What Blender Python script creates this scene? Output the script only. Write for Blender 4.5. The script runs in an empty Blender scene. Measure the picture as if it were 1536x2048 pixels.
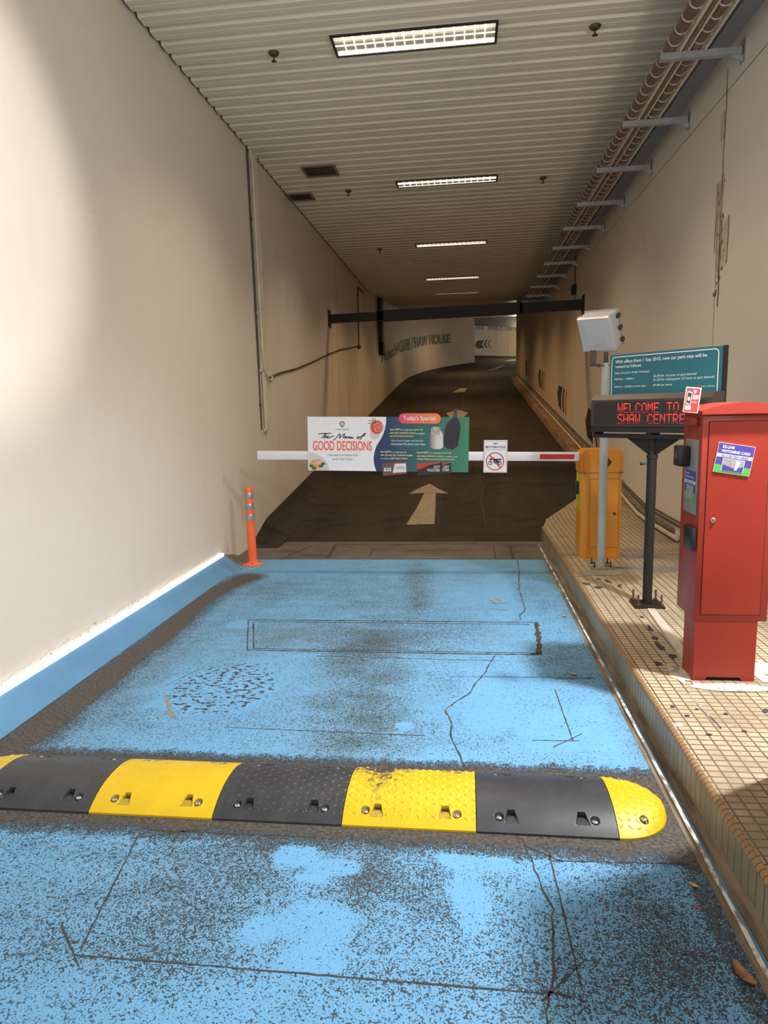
import bpy, bmesh, math, random
from math import sin, cos, pi, radians, hypot, sqrt, exp
from mathutils import Vector, Matrix, noise as mnoise
random.seed(7)
S = bpy.context.scene
COL = S.collection

# ------------------------------------------------------------------ camera
H = 1.55
cam_d = bpy.data.cameras.new('camera')
cam_d.sensor_fit = 'VERTICAL'; cam_d.sensor_height = 36; cam_d.lens = 36 * 1345 / 2048
cam_d.clip_start = .05; cam_d.clip_end = 200
cam = bpy.data.objects.new('camera', cam_d); COL.objects.link(cam)
_cx, _cy, _f = 768., 1024., 1345.
fw = Vector((929 - _cx, 811 - _cy, _f)).normalized()
dn = Vector((990 - _cx, 9430 - _cy, _f)); dn = (dn - fw * dn.dot(fw)).normalized()
rt = dn.cross(fw)
up = -dn
# rows = world axes in camera coordinates (x right, y down, z forward)
cam_right = Vector((rt.x, fw.x, up.x)); cam_up = -Vector((rt.y, fw.y, up.y)); cam_back = -Vector((rt.z, fw.z, up.z))
M = Matrix(((cam_right.x, cam_up.x, cam_back.x, 0), (cam_right.y, cam_up.y, cam_back.y, 0), (cam_right.z, cam_up.z, cam_back.z, H), (0, 0, 0, 1)))
cam.matrix_world = M
S.camera = cam

# ------------------------------------------------------------------ world, exposure, lights
w = bpy.data.worlds.new('world'); S.world = w; w.use_nodes = True
w.node_tree.nodes['Background'].inputs[0].default_value = (1.0, .94, .86, 1)
w.node_tree.nodes['Background'].inputs[1].default_value = 1.0
S.view_settings.view_transform = 'Standard'; S.view_settings.look = 'None'
S.view_settings.exposure = 0.0; S.view_settings.gamma = 1; S.view_settings.use_curve_mapping = False

def light(name, kind, loc, energy, color, target=None, **kw):
    d = bpy.data.lights.new(name, kind); d.energy = energy; d.color = color
    for k, v in kw.items(): setattr(d, k, v)
    o = bpy.data.objects.new(name, d); COL.objects.link(o); o.location = loc
    if target is not None:
        o.rotation_euler = (Vector(target) - Vector(loc)).to_track_quat('-Z', 'Y').to_euler()
    return o
NEUT = (1, .972, .94)
light('wall_floodlight', 'SPOT', (1.85, 2.87, 3.1), 710, NEUT, (.5, 3.0, 0), spot_size=radians(122), spot_blend=1.0, shadow_soft_size=.07)
light('wall_floodlight_beam', 'SPOT', (1.85, 2.0, 3.3), 620, NEUT, (-2.45, 3.0, 2.75), spot_size=radians(36), spot_blend=.6, shadow_soft_size=.06)
light('ceiling_fill_light', 'POINT', (1.80, 1.3, 3.1), 95, (1, .93, .80), None, shadow_soft_size=.12)  # unseen fill light, added to brighten the near ceiling and right wall
light('entrance_floodlight', 'SPOT', (1.85, -1.2, 2.9), 230, NEUT, (-2.45, 6.6, .8), spot_size=radians(62), spot_blend=.9, shadow_soft_size=.09)

# ------------------------------------------------------------------ materials
def nt(name):
    m = bpy.data.materials.new(name); m.use_nodes = True
    t = m.node_tree; b = t.nodes['Principled BSDF']
    return m, t, b
def node(t, typ, **kw):
    n = t.nodes.new(typ)
    for k, v in kw.items():
        if k in n.bl_rna.properties.keys() and k not in ('inputs',): setattr(n, k, v)
    return n
def c4(c): return (c[0], c[1], c[2], 1)
def math_(t, op, a, b=None, clamp=False):
    n = t.nodes.new('ShaderNodeMath'); n.operation = op; n.use_clamp = clamp
    for i, v in enumerate((a, b)):
        if v is None: continue
        if isinstance(v, (int, float)): n.inputs[i].default_value = v
        else: t.links.new(v, n.inputs[i])
    return n.outputs[0]
def mix_(t, fac, a, b, mode='MIX'):
    n = t.nodes.new('ShaderNodeMix'); n.data_type = 'RGBA'; n.blend_type = mode
    for i, v in ((0, fac), (6, a), (7, b)):
        if isinstance(v, (int, float)): n.inputs[i].default_value = v
        elif isinstance(v, tuple): n.inputs[i].default_value = c4(v)
        else: t.links.new(v, n.inputs[i])
    return n.outputs[2]
def noise_(t, vec, scale, detail=3, rough=.55, dist=0):
    n = t.nodes.new('ShaderNodeTexNoise'); n.inputs['Scale'].default_value = scale
    n.inputs['Detail'].default_value = detail; n.inputs['Roughness'].default_value = rough
    n.inputs['Distortion'].default_value = dist
    if vec is not None: t.links.new(vec, n.inputs['Vector'])
    return n.outputs[0]
def objco(t, scale=None):
    c = t.nodes.new('ShaderNodeTexCoord').outputs['Object']
    if scale:
        mp = t.nodes.new('ShaderNodeMapping'); mp.inputs['Scale'].default_value = scale
        t.links.new(c, mp.inputs[0]); return mp.outputs[0]
    return c
def ramp_(t, v, a, b):   # linear 0..1 between a and b
    n = t.nodes.new('ShaderNodeMapRange'); n.inputs[1].default_value = a; n.inputs[2].default_value = b
    n.clamp = True; t.links.new(v, n.inputs[0]); return n.outputs[0]
def bump_(t, b, h, strength, dist=.01):
    n = t.nodes.new('ShaderNodeBump'); n.inputs['Strength'].default_value = strength; n.inputs['Distance'].default_value = dist
    t.links.new(h, n.inputs['Height']); t.links.new(n.outputs[0], b.inputs['Normal'])
def pm(name, col, rough=.6, metal=0, var=.12, vs=6, bump=0, bs=60, emis=0, ecol=None, coat=0, alpha=1):
    m, t, b = nt(name)
    co = objco(t)
    n = noise_(t, co, vs, 4)
    f = ramp_(t, n, .3, .7)
    dark = tuple(c * (1 - var) for c in col); lite = tuple(min(1, c * (1 + var)) for c in col)
    t.links.new(mix_(t, f, dark, lite), b.inputs['Base Color'])
    b.inputs['Roughness'].default_value = rough; b.inputs['Metallic'].default_value = metal
    if coat: b.inputs['Coat Weight'].default_value = coat
    if bump: bump_(t, b, noise_(t, co, bs, 3), bump)
    if emis:
        b.inputs['Emission Color'].default_value = c4(ecol or col); b.inputs['Emission Strength'].default_value = emis
    return m

def wall_mat():
    m, t, b = nt('painted_wall')
    co = objco(t)
    big = ramp_(t, noise_(t, co, .8, 4), .3, .7)
    col = mix_(t, big, (.72, .665, .59), (.77, .72, .65))
    # vertical streaks of grime, thicker down in the tunnel
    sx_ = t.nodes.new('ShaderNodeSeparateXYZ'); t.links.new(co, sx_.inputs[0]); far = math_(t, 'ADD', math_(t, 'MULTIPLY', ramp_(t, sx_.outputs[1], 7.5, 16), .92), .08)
    col = mix_(t, math_(t, 'MULTIPLY', ramp_(t, sx_.outputs[1], 8, 22), .85), col, (.54, .42, .275))  # warm lamp light put into the wall colour, browner down the tunnel
    col = mix_(t, math_(t, 'MULTIPLY', ramp_(t, sx_.outputs[1], 20, 32), math_(t, 'SUBTRACT', .6, math_(t, 'MULTIPLY', ramp_(t, sx_.outputs[1], 38, 42), .6))), col, (.43, .31, .17))  # more painted-in warmth round the bend, fading out before the far wall
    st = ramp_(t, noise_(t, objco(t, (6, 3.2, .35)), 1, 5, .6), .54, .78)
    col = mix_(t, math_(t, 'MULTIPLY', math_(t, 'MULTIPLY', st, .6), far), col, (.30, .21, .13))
    scuff = ramp_(t, noise_(t, objco(t, (1, .6, 7)), 1.7, 6, .7), .66, .72)
    col = mix_(t, math_(t, 'MULTIPLY', scuff, .25), col, (.40, .36, .31))
    t.links.new(col, b.inputs['Base Color']); b.inputs['Roughness'].default_value = .55
    bump_(t, b, noise_(t, co, 35, 4), .12, .01)
    return m
M_wall = wall_mat()

def peel_mat():
    m, t, b = nt('peeling_wall_base')
    n = noise_(t, objco(t, (1, 9, 22)), 1.6, 5, .65)
    f = ramp_(t, n, .46, .5)
    c = mix_(t, f, (.74, .68, .58), (.62, .60, .55))
    g = ramp_(t, noise_(t, objco(t, (1, 22, 14)), 2.1, 4), .60, .64)
    c = mix_(t, g, c, (.30, .27, .25))
    t.links.new(c, b.inputs['Base Color']); b.inputs['Roughness'].default_value = .8
    return m
M_peel = peel_mat()

def blue_mat():
    m, t, b = nt('worn_blue_road_paint')
    co = objco(t)
    def att(n):
        a = t.nodes.new('ShaderNodeAttribute'); a.attribute_name = n; return a.outputs['Fac']
    wear, grime, chip = att('wear'), att('grime'), att('chip')
    n1 = noise_(t, co, 200, 2, .5); n2 = noise_(t, co, 52, 3, .6); n3 = noise_(t, objco(t, (3, 6, 1)), 1.4, 6, .65)
    vo = t.nodes.new('ShaderNodeTexVoronoi'); vo.inputs['Scale'].default_value = 165; t.links.new(co, vo.inputs['Vector'])
    n = math_(t, 'ADD', math_(t, 'ADD', math_(t, 'MULTIPLY', n1, .34), math_(t, 'MULTIPLY', vo.outputs['Distance'], .26)), math_(t, 'ADD', math_(t, 'MULTIPLY', n2, .26), math_(t, 'MULTIPLY', n3, .14)))
    n = ramp_(t, n, .37, .63)
    d = math_(t, 'SUBTRACT', math_(t, 'ADD', n, wear), 1.0)
    bare = ramp_(t, d, -.035, .06)
    blue = mix_(t, ramp_(t, noise_(t, co, 1.7, 4), .3, .7), (.088, .275, .55), (.108, .335, .66))
    blue = mix_(t, ramp_(t, noise_(t, co, 260, 2), .35, .7), blue, (.19, .46, .74))
    gcol = mix_(t, ramp_(t, n3, .4, .6), (.16, .20, .23), (.12, .27, .38))
    blue = mix_(t, math_(t, 'MULTIPLY', grime, ramp_(t, n3, .25, .6)), blue, gcol)
    dark = mix_(t, ramp_(t, noise_(t, co, 60, 3), .4, .62), (.022, .026, .034), (.085, .078, .075))
    dark = mix_(t, ramp_(t, d, .12, .5), (.040, .080, .115), dark)
    dark = mix_(t, ramp_(t, wear, .95, 1.1), dark, mix_(t, ramp_(t, noise_(t, co, 70, 3), .35, .65), (.035, .033, .032), (.115, .10, .088)))
    c = mix_(t, bare, blue, dark)
    ch = ramp_(t, math_(t, 'MULTIPLY', chip, noise_(t, objco(t, (26, 40, 1)), 1, 3, .55)), .545, .56)
    c = mix_(t, ch, c, (.055, .055, .05))
    t.links.new(c, b.inputs['Base Color'])
    b.inputs['Roughness'].default_value = .6; b.inputs['Specular IOR Level'].default_value = .3
    bump_(t, b, math_(t, 'SUBTRACT', n1, bare), .25, .004)
    return m
M_blue = blue_mat()
M_bank = pm('blue_bank_paint', (.095, .27, .50), .45, var=.12, vs=2.2, bump=.1, bs=30)
M_cut = pm('dark_saw_cut', (.05, .048, .045), .9, var=.4, vs=30)
M_chalk = pm('pale_scratch', (.35, .55, .72), .8, var=.2, vs=30)
M_ochre = pm('ochre_paint_mark', (.24, .22, .19), .8, var=.3, vs=60)

def asphalt_mat(name, base, lite, sx=2.0, sy=.25):
    m, t, b = nt(name)
    co = objco(t)
    band = ramp_(t, noise_(t, objco(t, (sx, sy, 1)), 1.0, 5, .6), .35, .68)
    c = mix_(t, band, base, lite)
    sp = ramp_(t, noise_(t, co, 160, 2), .35, .7)
    c = mix_(t, math_(t, 'MULTIPLY', sp, .5), c, tuple(min(1, k * 1.7) for k in lite))
    dk = ramp_(t, noise_(t, objco(t, (1.3, 4, 1)), 1.1, 5, .7), .52, .66)
    c = mix_(t, math_(t, 'MULTIPLY', dk, .55), c, tuple(k * .5 for k in base))
    t.links.new(c, b.inputs['Base Color']); b.inputs['Roughness'].default_value = .9; b.inputs['Specular IOR Level'].default_value = .15
    bump_(t, b, noise_(t, co, 120, 3), .4, .006)
    return m
M_ramp = asphalt_mat('dark_worn_asphalt', (.022, .0185, .0155), (.046, .038, .031))
M_apron = asphalt_mat('grey_concrete_apron', (.085, .075, .065), (.14, .125, .108), 3, 2)
M_patch = asphalt_mat('patched_concrete', (.17, .155, .14), (.30, .28, .25), 5, 5)
def arrow_mat():
    m, t, b = nt('worn_road_marking')
    n = ramp_(t, noise_(t, objco(t), 55, 4, .7), .42, .62)
    big = ramp_(t, noise_(t, objco(t), 6, 3), .35, .7)
    f = math_(t, 'MULTIPLY', n, math_(t, 'ADD', .35, math_(t, 'MULTIPLY', big, .4)))
    t.links.new(mix_(t, f, (.33, .275, .20), (.05, .042, .034)), b.inputs['Base Color'])
    b.inputs['Roughness'].default_value = .7
    return m
M_mark = arrow_mat()

def tile_mat(name, axes, bw, rh, c1, c2, mortar, mscale=.075, dirt=0.):
    m, t, b = nt(name)
    co = t.nodes.new('ShaderNodeTexCoord').outputs['Object']
    sp = t.nodes.new('ShaderNodeSeparateXYZ'); t.links.new(co, sp.inputs[0])
    cb = t.nodes.new('ShaderNodeCombineXYZ')
    t.links.new(sp.outputs[axes[0]], cb.inputs[0]); t.links.new(sp.outputs[axes[1]], cb.inputs[1])
    k = t.nodes.new('ShaderNodeTexBrick'); k.offset = 0; k.squash = 1
    t.links.new(cb.outputs[0], k.inputs['Vector'])
    k.inputs['Scale'].default_value = 1; k.inputs['Brick Width'].default_value = bw; k.inputs['Row Height'].default_value = rh
    k.inputs['Mortar Size'].default_value = bw * mscale; k.inputs['Mortar Smooth'].default_value = .1
    k.inputs['Color1'].default_value = c4(c1); k.inputs['Color2'].default_value = c4(c2); k.inputs['Mortar'].default_value = c4(mortar)
    g = ramp_(t, noise_(t, co, 2.3, 6, .65), .46 - dirt, .74 - dirt)
    c = mix_(t, math_(t, 'MULTIPLY', g, .75), k.outputs['Color'], tuple(v * .42 for v in c1))
    s = ramp_(t, noise_(t, objco(t, (14, 14, 14)), 1.5, 4, .7), .66, .70)
    c = mix_(t, math_(t, 'MULTIPLY', s, .55), c, (.10, .075, .055))
    s2 = ramp_(t, noise_(t, co, 45, 3), .5, .8)
    c = mix_(t, math_(t, 'MULTIPLY', s2, .45), c, tuple(min(1, v * .72) for v in c1))
    t.links.new(c, b.inputs['Base Color']); b.inputs['Roughness'].default_value = .42
    inv = math_(t, 'SUBTRACT', 1, k.outputs['Fac'])
    bump_(t, b, inv, .5, .002)
    return m
M_tile = tile_mat('beige_floor_tiles', (0, 1), .0525, .0405, (.485, .395, .265), (.55, .46, .325), (.085, .065, .05), dirt=.05)
M_kerbtile = tile_mat('pale_kerb_tiles', (1, 2), .054, .16, (.38, .35, .25), (.44, .40, .29), (.05, .045, .038), .07, .16)
M_nose = tile_mat('brown_bullnose_tiles', (1, 2), .0275, 2.0, (.33, .19, .085), (.38, .225, .10), (.07, .05, .035), .09)
def dirty(name, a, bcol, sc=(6, 2, 6), lo=.4, hi=.6):
    m, t, b = nt(name)
    f = ramp_(t, noise_(t, objco(t, sc), 1.5, 6, .7), lo, hi)
    t.links.new(mix_(t, f, a, bcol), b.inputs['Base Color']); b.inputs['Roughness'].default_value = .8
    bump_(t, b, noise_(t, objco(t), 40, 3), .3, .005)
    return m
M_gutter = dirty('dirty_gutter', (.085, .065, .045), (.22, .175, .125), (20, 1.5, 6))
M_gutpale = dirty('chipped_white_gutter_edge', (.62, .60, .56), (.20, .17, .14), (14, 5, 3), .46, .54)
M_kerbdirt = dirty('brown_grimy_kerb', (.20, .115, .065), (.30, .20, .12), (4, 1, 4))
M_pad = dirty('white_grout_pad', (.55, .52, .48), (.25, .22, .20), (9, 9, 9), .5, .66)
M_ceil = pm('cream_metal_ceiling', (.76, .71, .60), .42, var=.05, vs=1.2)
M_void = pm('dark_void', (.02, .018, .015), .9)
M_seam = pm('dark_seam', (.16, .13, .10), .8)
M_black = pm('black_painted_steel', (.007, .006, .006), .6, var=.2)
M_blkpl = pm('black_plastic', (.02, .02, .022), .28, var=.1)
M_gal = pm('galvanised_steel', (.42, .45, .48), .42, .55, var=.18, vs=12)
M_greyp = pm('grey_painted_pole', (.42, .46, .44), .35, .1, var=.05)
M_trunk = pm('grey_trunking', (.17, .18, .20), .5, .2, var=.1)
M_pipeW = pm('painted_cream_conduit', (.62, .56, .44), .5, var=.08)
M_pipeD = pm('grimy_brown_conduit', (.20, .14, .10), .6, var=.3, vs=9)
M_pipeR = pm('dull_red_brown_hose', (.17, .105, .085), .5, var=.25, vs=9)
M_ring = pm('pale_hose_ring', (.42, .38, .34), .5)
M_cable = pm('dark_brown_cable', (.07, .055, .04), .6)
M_red = pm('red_powder_coat', (.31, .030, .019), .38, var=.06, vs=3)
M_orange = pm('orange_powder_coat', (.68, .265, .022), .38, var=.05, vs=3)
M_bollard = pm('orange_rubber', (.90, .16, .045), .45, var=.08, vs=9)
M_reflect = pm('grey_reflective_band', (.33, .38, .44), .25, .4, var=.3, vs=70)
M_white = pm('white_paint', (.78, .80, .83), .4, var=.03)
M_boardw = pm('white_sign_face', (.80, .82, .88), .35, var=.02)
M_boardb = None
M_metal = pm('chrome', (.65, .65, .65), .22, .95, var=.1)
M_rust = pm('rusty_bolt', (.10, .07, .05), .6, .4, var=.3, vs=80)
M_teal = pm('teal_sign_face', (.008, .115, .155), .35, var=.05)
M_ink_w = pm('white_lettering', (.75, .80, .80), .5, var=.02)
M_ink_k = pm('black_lettering', (.02, .02, .02), .5)
M_ink_o = pm('orange_red_lettering', (.85, .13, .05), .5)
M_ink_g = pm('grey_lettering', (.22, .22, .24), .5)
M_ink_y = pm('yellow_lettering', (.90, .72, .28), .5)
M_ink_r = pm('red_ink', (.60, .03, .03), .5)
M_wallink = pm('black_wall_lettering', (.045, .04, .035), .6)
M_org_ink = pm('orange_wall_stripe', (.62, .22, .05), .6)
M_purple = pm('violet_blue_print', (.075, .055, .33), .4)
M_green = pm('green_print', (.10, .42, .09), .4)
M_ledlit = pm('lit_led_dots', (.3, .01, .01), .5, emis=2.6, ecol=(1, .030, .025))
M_leddim = pm('dim_led_dots', (.3, .01, .02), .5, emis=.85, ecol=(1, .02, .03))
M_ledcore = M_ledlit
M_strip = pm('glowing_white_strip', (.95, .95, .95), .4, emis=1.5, ecol=(1, 1, 1), var=.01)  # emission added so the white strip stays pure white along its length
M_lamp = pm('lit_prismatic_lens', (.9, .85, .78), .4, emis=.68, ecol=(1, .84, .68), var=.3, vs=22)
M_lampb = pm('lit_louvre_blade', (.95, .9, .85), .4, emis=1.05, ecol=(1, .88, .74), var=.02)
M_frame = pm('dark_lamp_frame', (.03, .022, .02), .5)
M_vent = pm('brown_vent_frame', (.22, .16, .12), .5)
M_ventd = pm('dark_vent_blade', (.04, .04, .045), .5)
M_silver = pm('silver_photo_print', (.45, .42, .45), .3, .3, var=.3, vs=90)

# ------------------------------------------------------------------ mesh builder
class MB:
    def __init__(s): s.v = []; s.f = []; s.m = []; s.sm = []
    def add(s, vs, fs, mi=0, smooth=False):
        o = len(s.v); s.v += [tuple(v) for v in vs]
        for f in fs: s.f.append([i + o for i in f]); s.m.append(mi); s.sm.append(smooth)
        return s
    def box(s, a, b, mi=0):
        x0, y0, z0 = a; x1, y1, z1 = b
        vs = [(x0, y0, z0), (x1, y0, z0), (x1, y1, z0), (x0, y1, z0), (x0, y0, z1), (x1, y0, z1), (x1, y1, z1), (x0, y1, z1)]
        return s.add(vs, [(0, 3, 2, 1), (4, 5, 6, 7), (0, 1, 5, 4), (1, 2, 6, 5), (2, 3, 7, 6), (3, 0, 4, 7)], mi)
    def bbox(s, a, b, r=.01, mi=0, seg=2):
        bm = bmesh.new(); bmesh.ops.create_cube(bm, size=1)
        for v in bm.verts:
            v.co = Vector([(a[i] + b[i]) / 2 + v.co[i] * (b[i] - a[i]) for i in range(3)])
        bmesh.ops.bevel(bm, geom=bm.edges[:], offset=r, segments=seg, affect='EDGES', profile=.5)
        return s.frombm(bm, mi, True)
    def frombm(s, bm, mi=0, smooth=False, mat=None):
        if mat is not None: bm.transform(mat)
        bm.verts.index_update()
        s.add([v.co.copy() for v in bm.verts], [[v.index for v in f.verts] for f in bm.faces], mi, smooth)
        bm.free(); return s
    def prism(s, pts, axis, a, b, mi=0, cap=True, smooth=False):
        # pts: 2-D outline, extruded along axis from a to b; the other two axes in order
        def P(p, t):
            if axis == 'x': return (t, p[0], p[1])
            if axis == 'y': return (p[0], t, p[1])
            return (p[0], p[1], t)
        n = len(pts)
        vs = [P(p, a) for p in pts] + [P(p, b) for p in pts]
        fs = [(i, (i + 1) % n, n + (i + 1) % n, n + i) for i in range(n)]
        if cap: fs += [tuple(range(n))[::-1], tuple(range(n, 2 * n))]
        return s.add(vs, fs, mi, smooth)
    def tube(s, path, r, n=10, mi=0, cap=True):
        path = [Vector(p) for p in path]; vs = []; fs = []
        prev = None
        for i, p in enumerate(path):
            d = (path[min(i + 1, len(path) - 1)] - path[max(i - 1, 0)]).normalized()
            if prev is None:
                a = Vector((0, 0, 1)) if abs(d.z) < .9 else Vector((1, 0, 0))
                u = d.cross(a).normalized()
            else: u = (prev - d * prev.dot(d)).normalized()
            prev = u; vv = d.cross(u)
            rr = r[i] if isinstance(r, (list, tuple)) else r
            for k in range(n): vs.append(p + u * rr * cos(2 * pi * k / n) + vv * rr * sin(2 * pi * k / n))
        m = len(path)
        for i in range(m - 1):
            for k in range(n): fs.append((i * n + k, i * n + (k + 1) % n, (i + 1) * n + (k + 1) % n, (i + 1) * n + k))
        if cap: fs += [tuple(range(n))[::-1], tuple(range((m - 1) * n, m * n))]
        return s.add(vs, fs, mi, True)
    def lathe(s, prof, c, n=24, mi=0, axis='z'):
        vs = []; fs = []
        for r, z in prof:
            for k in range(n):
                a = 2 * pi * k / n
                if axis == 'z': vs.append((c[0] + r * cos(a), c[1] + r * sin(a), c[2] + z))
                elif axis == 'y': vs.append((c[0] + r * cos(a), c[1] + z, c[2] + r * sin(a)))
                else: vs.append((c[0] + z, c[1] + r * cos(a), c[2] + r * sin(a)))
        for i in range(len(prof) - 1):
            for k in range(n): fs.append((i * n + k, i * n + (k + 1) % n, (i + 1) * n + (k + 1) % n, (i + 1) * n + k))
        fs.append(tuple(range(n))[::-1]); fs.append(tuple(range((len(prof) - 1) * n, len(prof) * n)))
        return s.add(vs, fs, mi, True)
    def ribbon(s, pts, wd, z, mi=0, jitter=0):
        # flat line on the ground along 2-D points
        P = []
        for a, b in zip(pts, pts[1:]):
            n = max(2, int(hypot(b[0] - a[0], b[1] - a[1]) / .03))
            for i in range(n): P.append((a[0] + (b[0] - a[0]) * i / n, a[1] + (b[1] - a[1]) * i / n))
        P.append(pts[-1])
        L = []; R = []
        for i, p in enumerate(P):
            q0 = P[max(0, i - 1)]; q1 = P[min(len(P) - 1, i + 1)]
            d = Vector((q1[0] - q0[0], q1[1] - q0[1])).normalized(); nrm = Vector((-d.y, d.x))
            j = random.uniform(-jitter, jitter); ww = wd * random.uniform(.45, 1.2) / 2 if jitter else wd / 2
            zz = z(p[0], p[1]) if callable(z) else z
            L.append((p[0] + nrm.x * (ww + j), p[1] + nrm.y * (ww + j), zz)); R.append((p[0] + nrm.x * (j - ww), p[1] + nrm.y * (j - ww), zz))
        n = len(P)
        return s.add(L + R, [(i, n + i, n + i + 1, i + 1) for i in range(n - 1)], mi)
    def build(s, name, mats, parent=None, local=False):
        me = bpy.data.meshes.new(name)
        off = Vector((0, 0, 0)) if (local or parent is None) else WL[parent.name]
        me.from_pydata([tuple(Vector(v) - off) for v in s.v], [], s.f)
        if not isinstance(mats, (list, tuple)): mats = [mats]
        for m in mats: me.materials.append(m)
        me.polygons.foreach_set('material_index', s.m)
        me.polygons.foreach_set('use_smooth', s.sm)
        me.validate(); 
        bm = bmesh.new(); bm.from_mesh(me)
        if s.recalc: bmesh.ops.recalc_face_normals(bm, faces=bm.faces)
        bm.to_mesh(me); bm.free(); me.update()
        try: me.set_sharp_from_angle(angle=radians(38))
        except Exception: pass
        o = bpy.data.objects.new(name, me); COL.objects.link(o)
        if parent is not None:
            o.parent = parent; WL[o.name] = off
        else: WL[o.name] = Vector((0, 0, 0))
        return o
    recalc = True
WL = {}
def tag(o, label=None, cat=None, group=None, kind=None):
    if label: o['label'] = label
    if cat: o['category'] = cat
    if group: o['group'] = group
    if kind: o['kind'] = kind
    return o
def thing(name, loc, label, cat, group=None, rz=0, rot=None):
    o = bpy.data.objects.new(name, None); COL.objects.link(o); o.location = loc
    o.empty_display_size = .05
    o.rotation_euler = rot if rot else (0, 0, rz); WL[o.name] = Vector(loc)
    return tag(o, label, cat, group)
def struct(o): o['kind'] = 'structure'; return o
def copy_tree(o, parent=None):
    c = o.copy(); COL.objects.link(c); c.parent = parent; WL[c.name] = WL.get(o.name, Vector())
    for ch in list(o.children): copy_tree(ch, c)
    return c

_tc = {}
def text_geo(s, bold=0.0, shear=0.0):
    key = (s, bold, shear)
    if key in _tc: return _tc[key]
    cu = bpy.data.curves.new('t', 'FONT'); cu.body = s; cu.size = 1; cu.resolution_u = 3; cu.offset = bold; cu.shear = shear
    ob = bpy.data.objects.new('t', cu)
    me = bpy.data.meshes.new_from_object(ob)
    vs = [tuple(v.co) for v in me.vertices]; fs = [tuple(p.vertices) for p in me.polygons]
    bpy.data.objects.remove(ob); bpy.data.curves.remove(cu); bpy.data.meshes.remove(me)
    x0 = min(v[0] for v in vs); x1 = max(v[0] for v in vs)
    # height is measured on capitals / full bounding box
    y0 = min(v[1] for v in vs); y1 = max(v[1] for v in vs)
    _tc[key] = (vs, fs, x0, x1, y0, y1); return _tc[key]
class Plane:
    """a flat face: origin, right, up, outward normal"""
    def __init__(s, o, u, v):
        s.o = Vector(o); s.u = Vector(u).normalized(); s.v = Vector(v).normalized(); s.n = s.u.cross(s.v)
    def at(s, x, y, d=0): return s.o + s.u * x + s.v * y + s.n * d
def t_put(mb, pl, txt, x, y, wd, ht, d=.001, mi=0, bold=0., shear=0.):
    """letters fitted into the box x..x+wd, y..y+ht"""
    vs, fs, x0, x1, y0, y1 = text_geo(txt, bold, shear)
    sx = wd / (x1 - x0); sy = ht / (y1 - y0)
    mb.add([pl.at(x + (v[0] - x0) * sx, y + (v[1] - y0) * sy, d) for v in vs], fs, mi)
def p_put(mb, pl, pts, d=.001, mi=0):
    mb.add([pl.at(a, b, d) for a, b in pts], [tuple(range(len(pts)))], mi)
def disc_pts(cx, cy, rx, ry=None, n=32, a0=0, a1=2 * pi):
    ry = ry or rx
    full = abs(a1 - a0 - 2 * pi) < 1e-6
    return [(cx + rx * cos(a0 + (a1 - a0) * i / (n if full else n - 1)), cy + ry * sin(a0 + (a1 - a0) * i / (n if full else n - 1))) for i in range(n)]
def ring_put(mb, pl, cx, cy, r0, r1, d, mi=0, n=40):
    a = [pl.at(cx + r0 * cos(2 * pi * i / n), cy + r0 * sin(2 * pi * i / n), d) for i in range(n)]
    b = [pl.at(cx + r1 * cos(2 * pi * i / n), cy + r1 * sin(2 * pi * i / n), d) for i in range(n)]
    mb.add(a + b, [(i, (i + 1) % n, n + (i + 1) % n, n + i) for i in range(n)], mi)
def line_put(mb, pl, pts, wd, d, mi=0):
    for a, b in zip(pts, pts[1:]):
        dx, dy = b[0] - a[0], b[1] - a[1]; L = hypot(dx, dy) or 1; nx, ny = -dy / L * wd / 2, dx / L * wd / 2
        p_put(mb, pl, [(a[0] + nx, a[1] + ny), (a[0] - nx, a[1] - ny), (b[0] - nx, b[1] - ny), (b[0] + nx, b[1] + ny)], d, mi)

# ------------------------------------------------------------------ setting
XL, XR, ZC = -2.45, 2.08, 4.5
SL = .122
def fz(y):
    a = y - 7.55
    return SL * (a + sqrt(a * a + .02)) / 2 if y > 6.75 else 0.
def cz(y): return ZC if y < 17.6 else ZC + .0865 * (y - 17.6)
LW = [(-2.45, -1), (-2.45, 6.6), (-2.45, 12), (-2.45, 17.6), (-2.45, 22), (-2.45, 25.5), (-2.37, 28.5), (-2.1, 31), (-1.6, 33.2), (-.9, 35.2), (-.2, 36.5), (.57, 37.66)]

# left wall: follows the bend, then turns the corner
def wall_from(poly, name, top, thick=0, bottom=lambda x, y: fz(y) - .05, mat=M_wall):
    mb = MB(); P = []
    for a, b in zip(poly, poly[1:]):
        n = max(1, int(hypot(b[0] - a[0], b[1] - a[1]) / .8))
        for i in range(n): P.append((a[0] + (b[0] - a[0]) * i / n, a[1] + (b[1] - a[1]) * i / n))
    P.append(poly[-1])
    lo = [(p[0], p[1], bottom(*p)) for p in P]; hi = [(p[0], p[1], top(p[1])) for p in P]
    n = len(P); mb.add(lo + hi, [(i, i + 1, n + i + 1, n + i) for i in range(n - 1)], 0)
    return mb
def wtop(y): return cz(y) + .22
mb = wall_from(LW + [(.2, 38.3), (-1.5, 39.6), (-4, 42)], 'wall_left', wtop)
# peeling strip above the white strip
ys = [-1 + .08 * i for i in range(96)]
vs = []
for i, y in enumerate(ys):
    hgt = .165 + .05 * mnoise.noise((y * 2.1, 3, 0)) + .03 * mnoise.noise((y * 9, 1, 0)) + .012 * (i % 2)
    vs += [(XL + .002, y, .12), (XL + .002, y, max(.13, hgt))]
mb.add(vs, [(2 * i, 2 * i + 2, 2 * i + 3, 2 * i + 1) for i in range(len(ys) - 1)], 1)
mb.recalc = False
struct(mb.build('wall_left', [M_wall, M_peel]))

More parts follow.
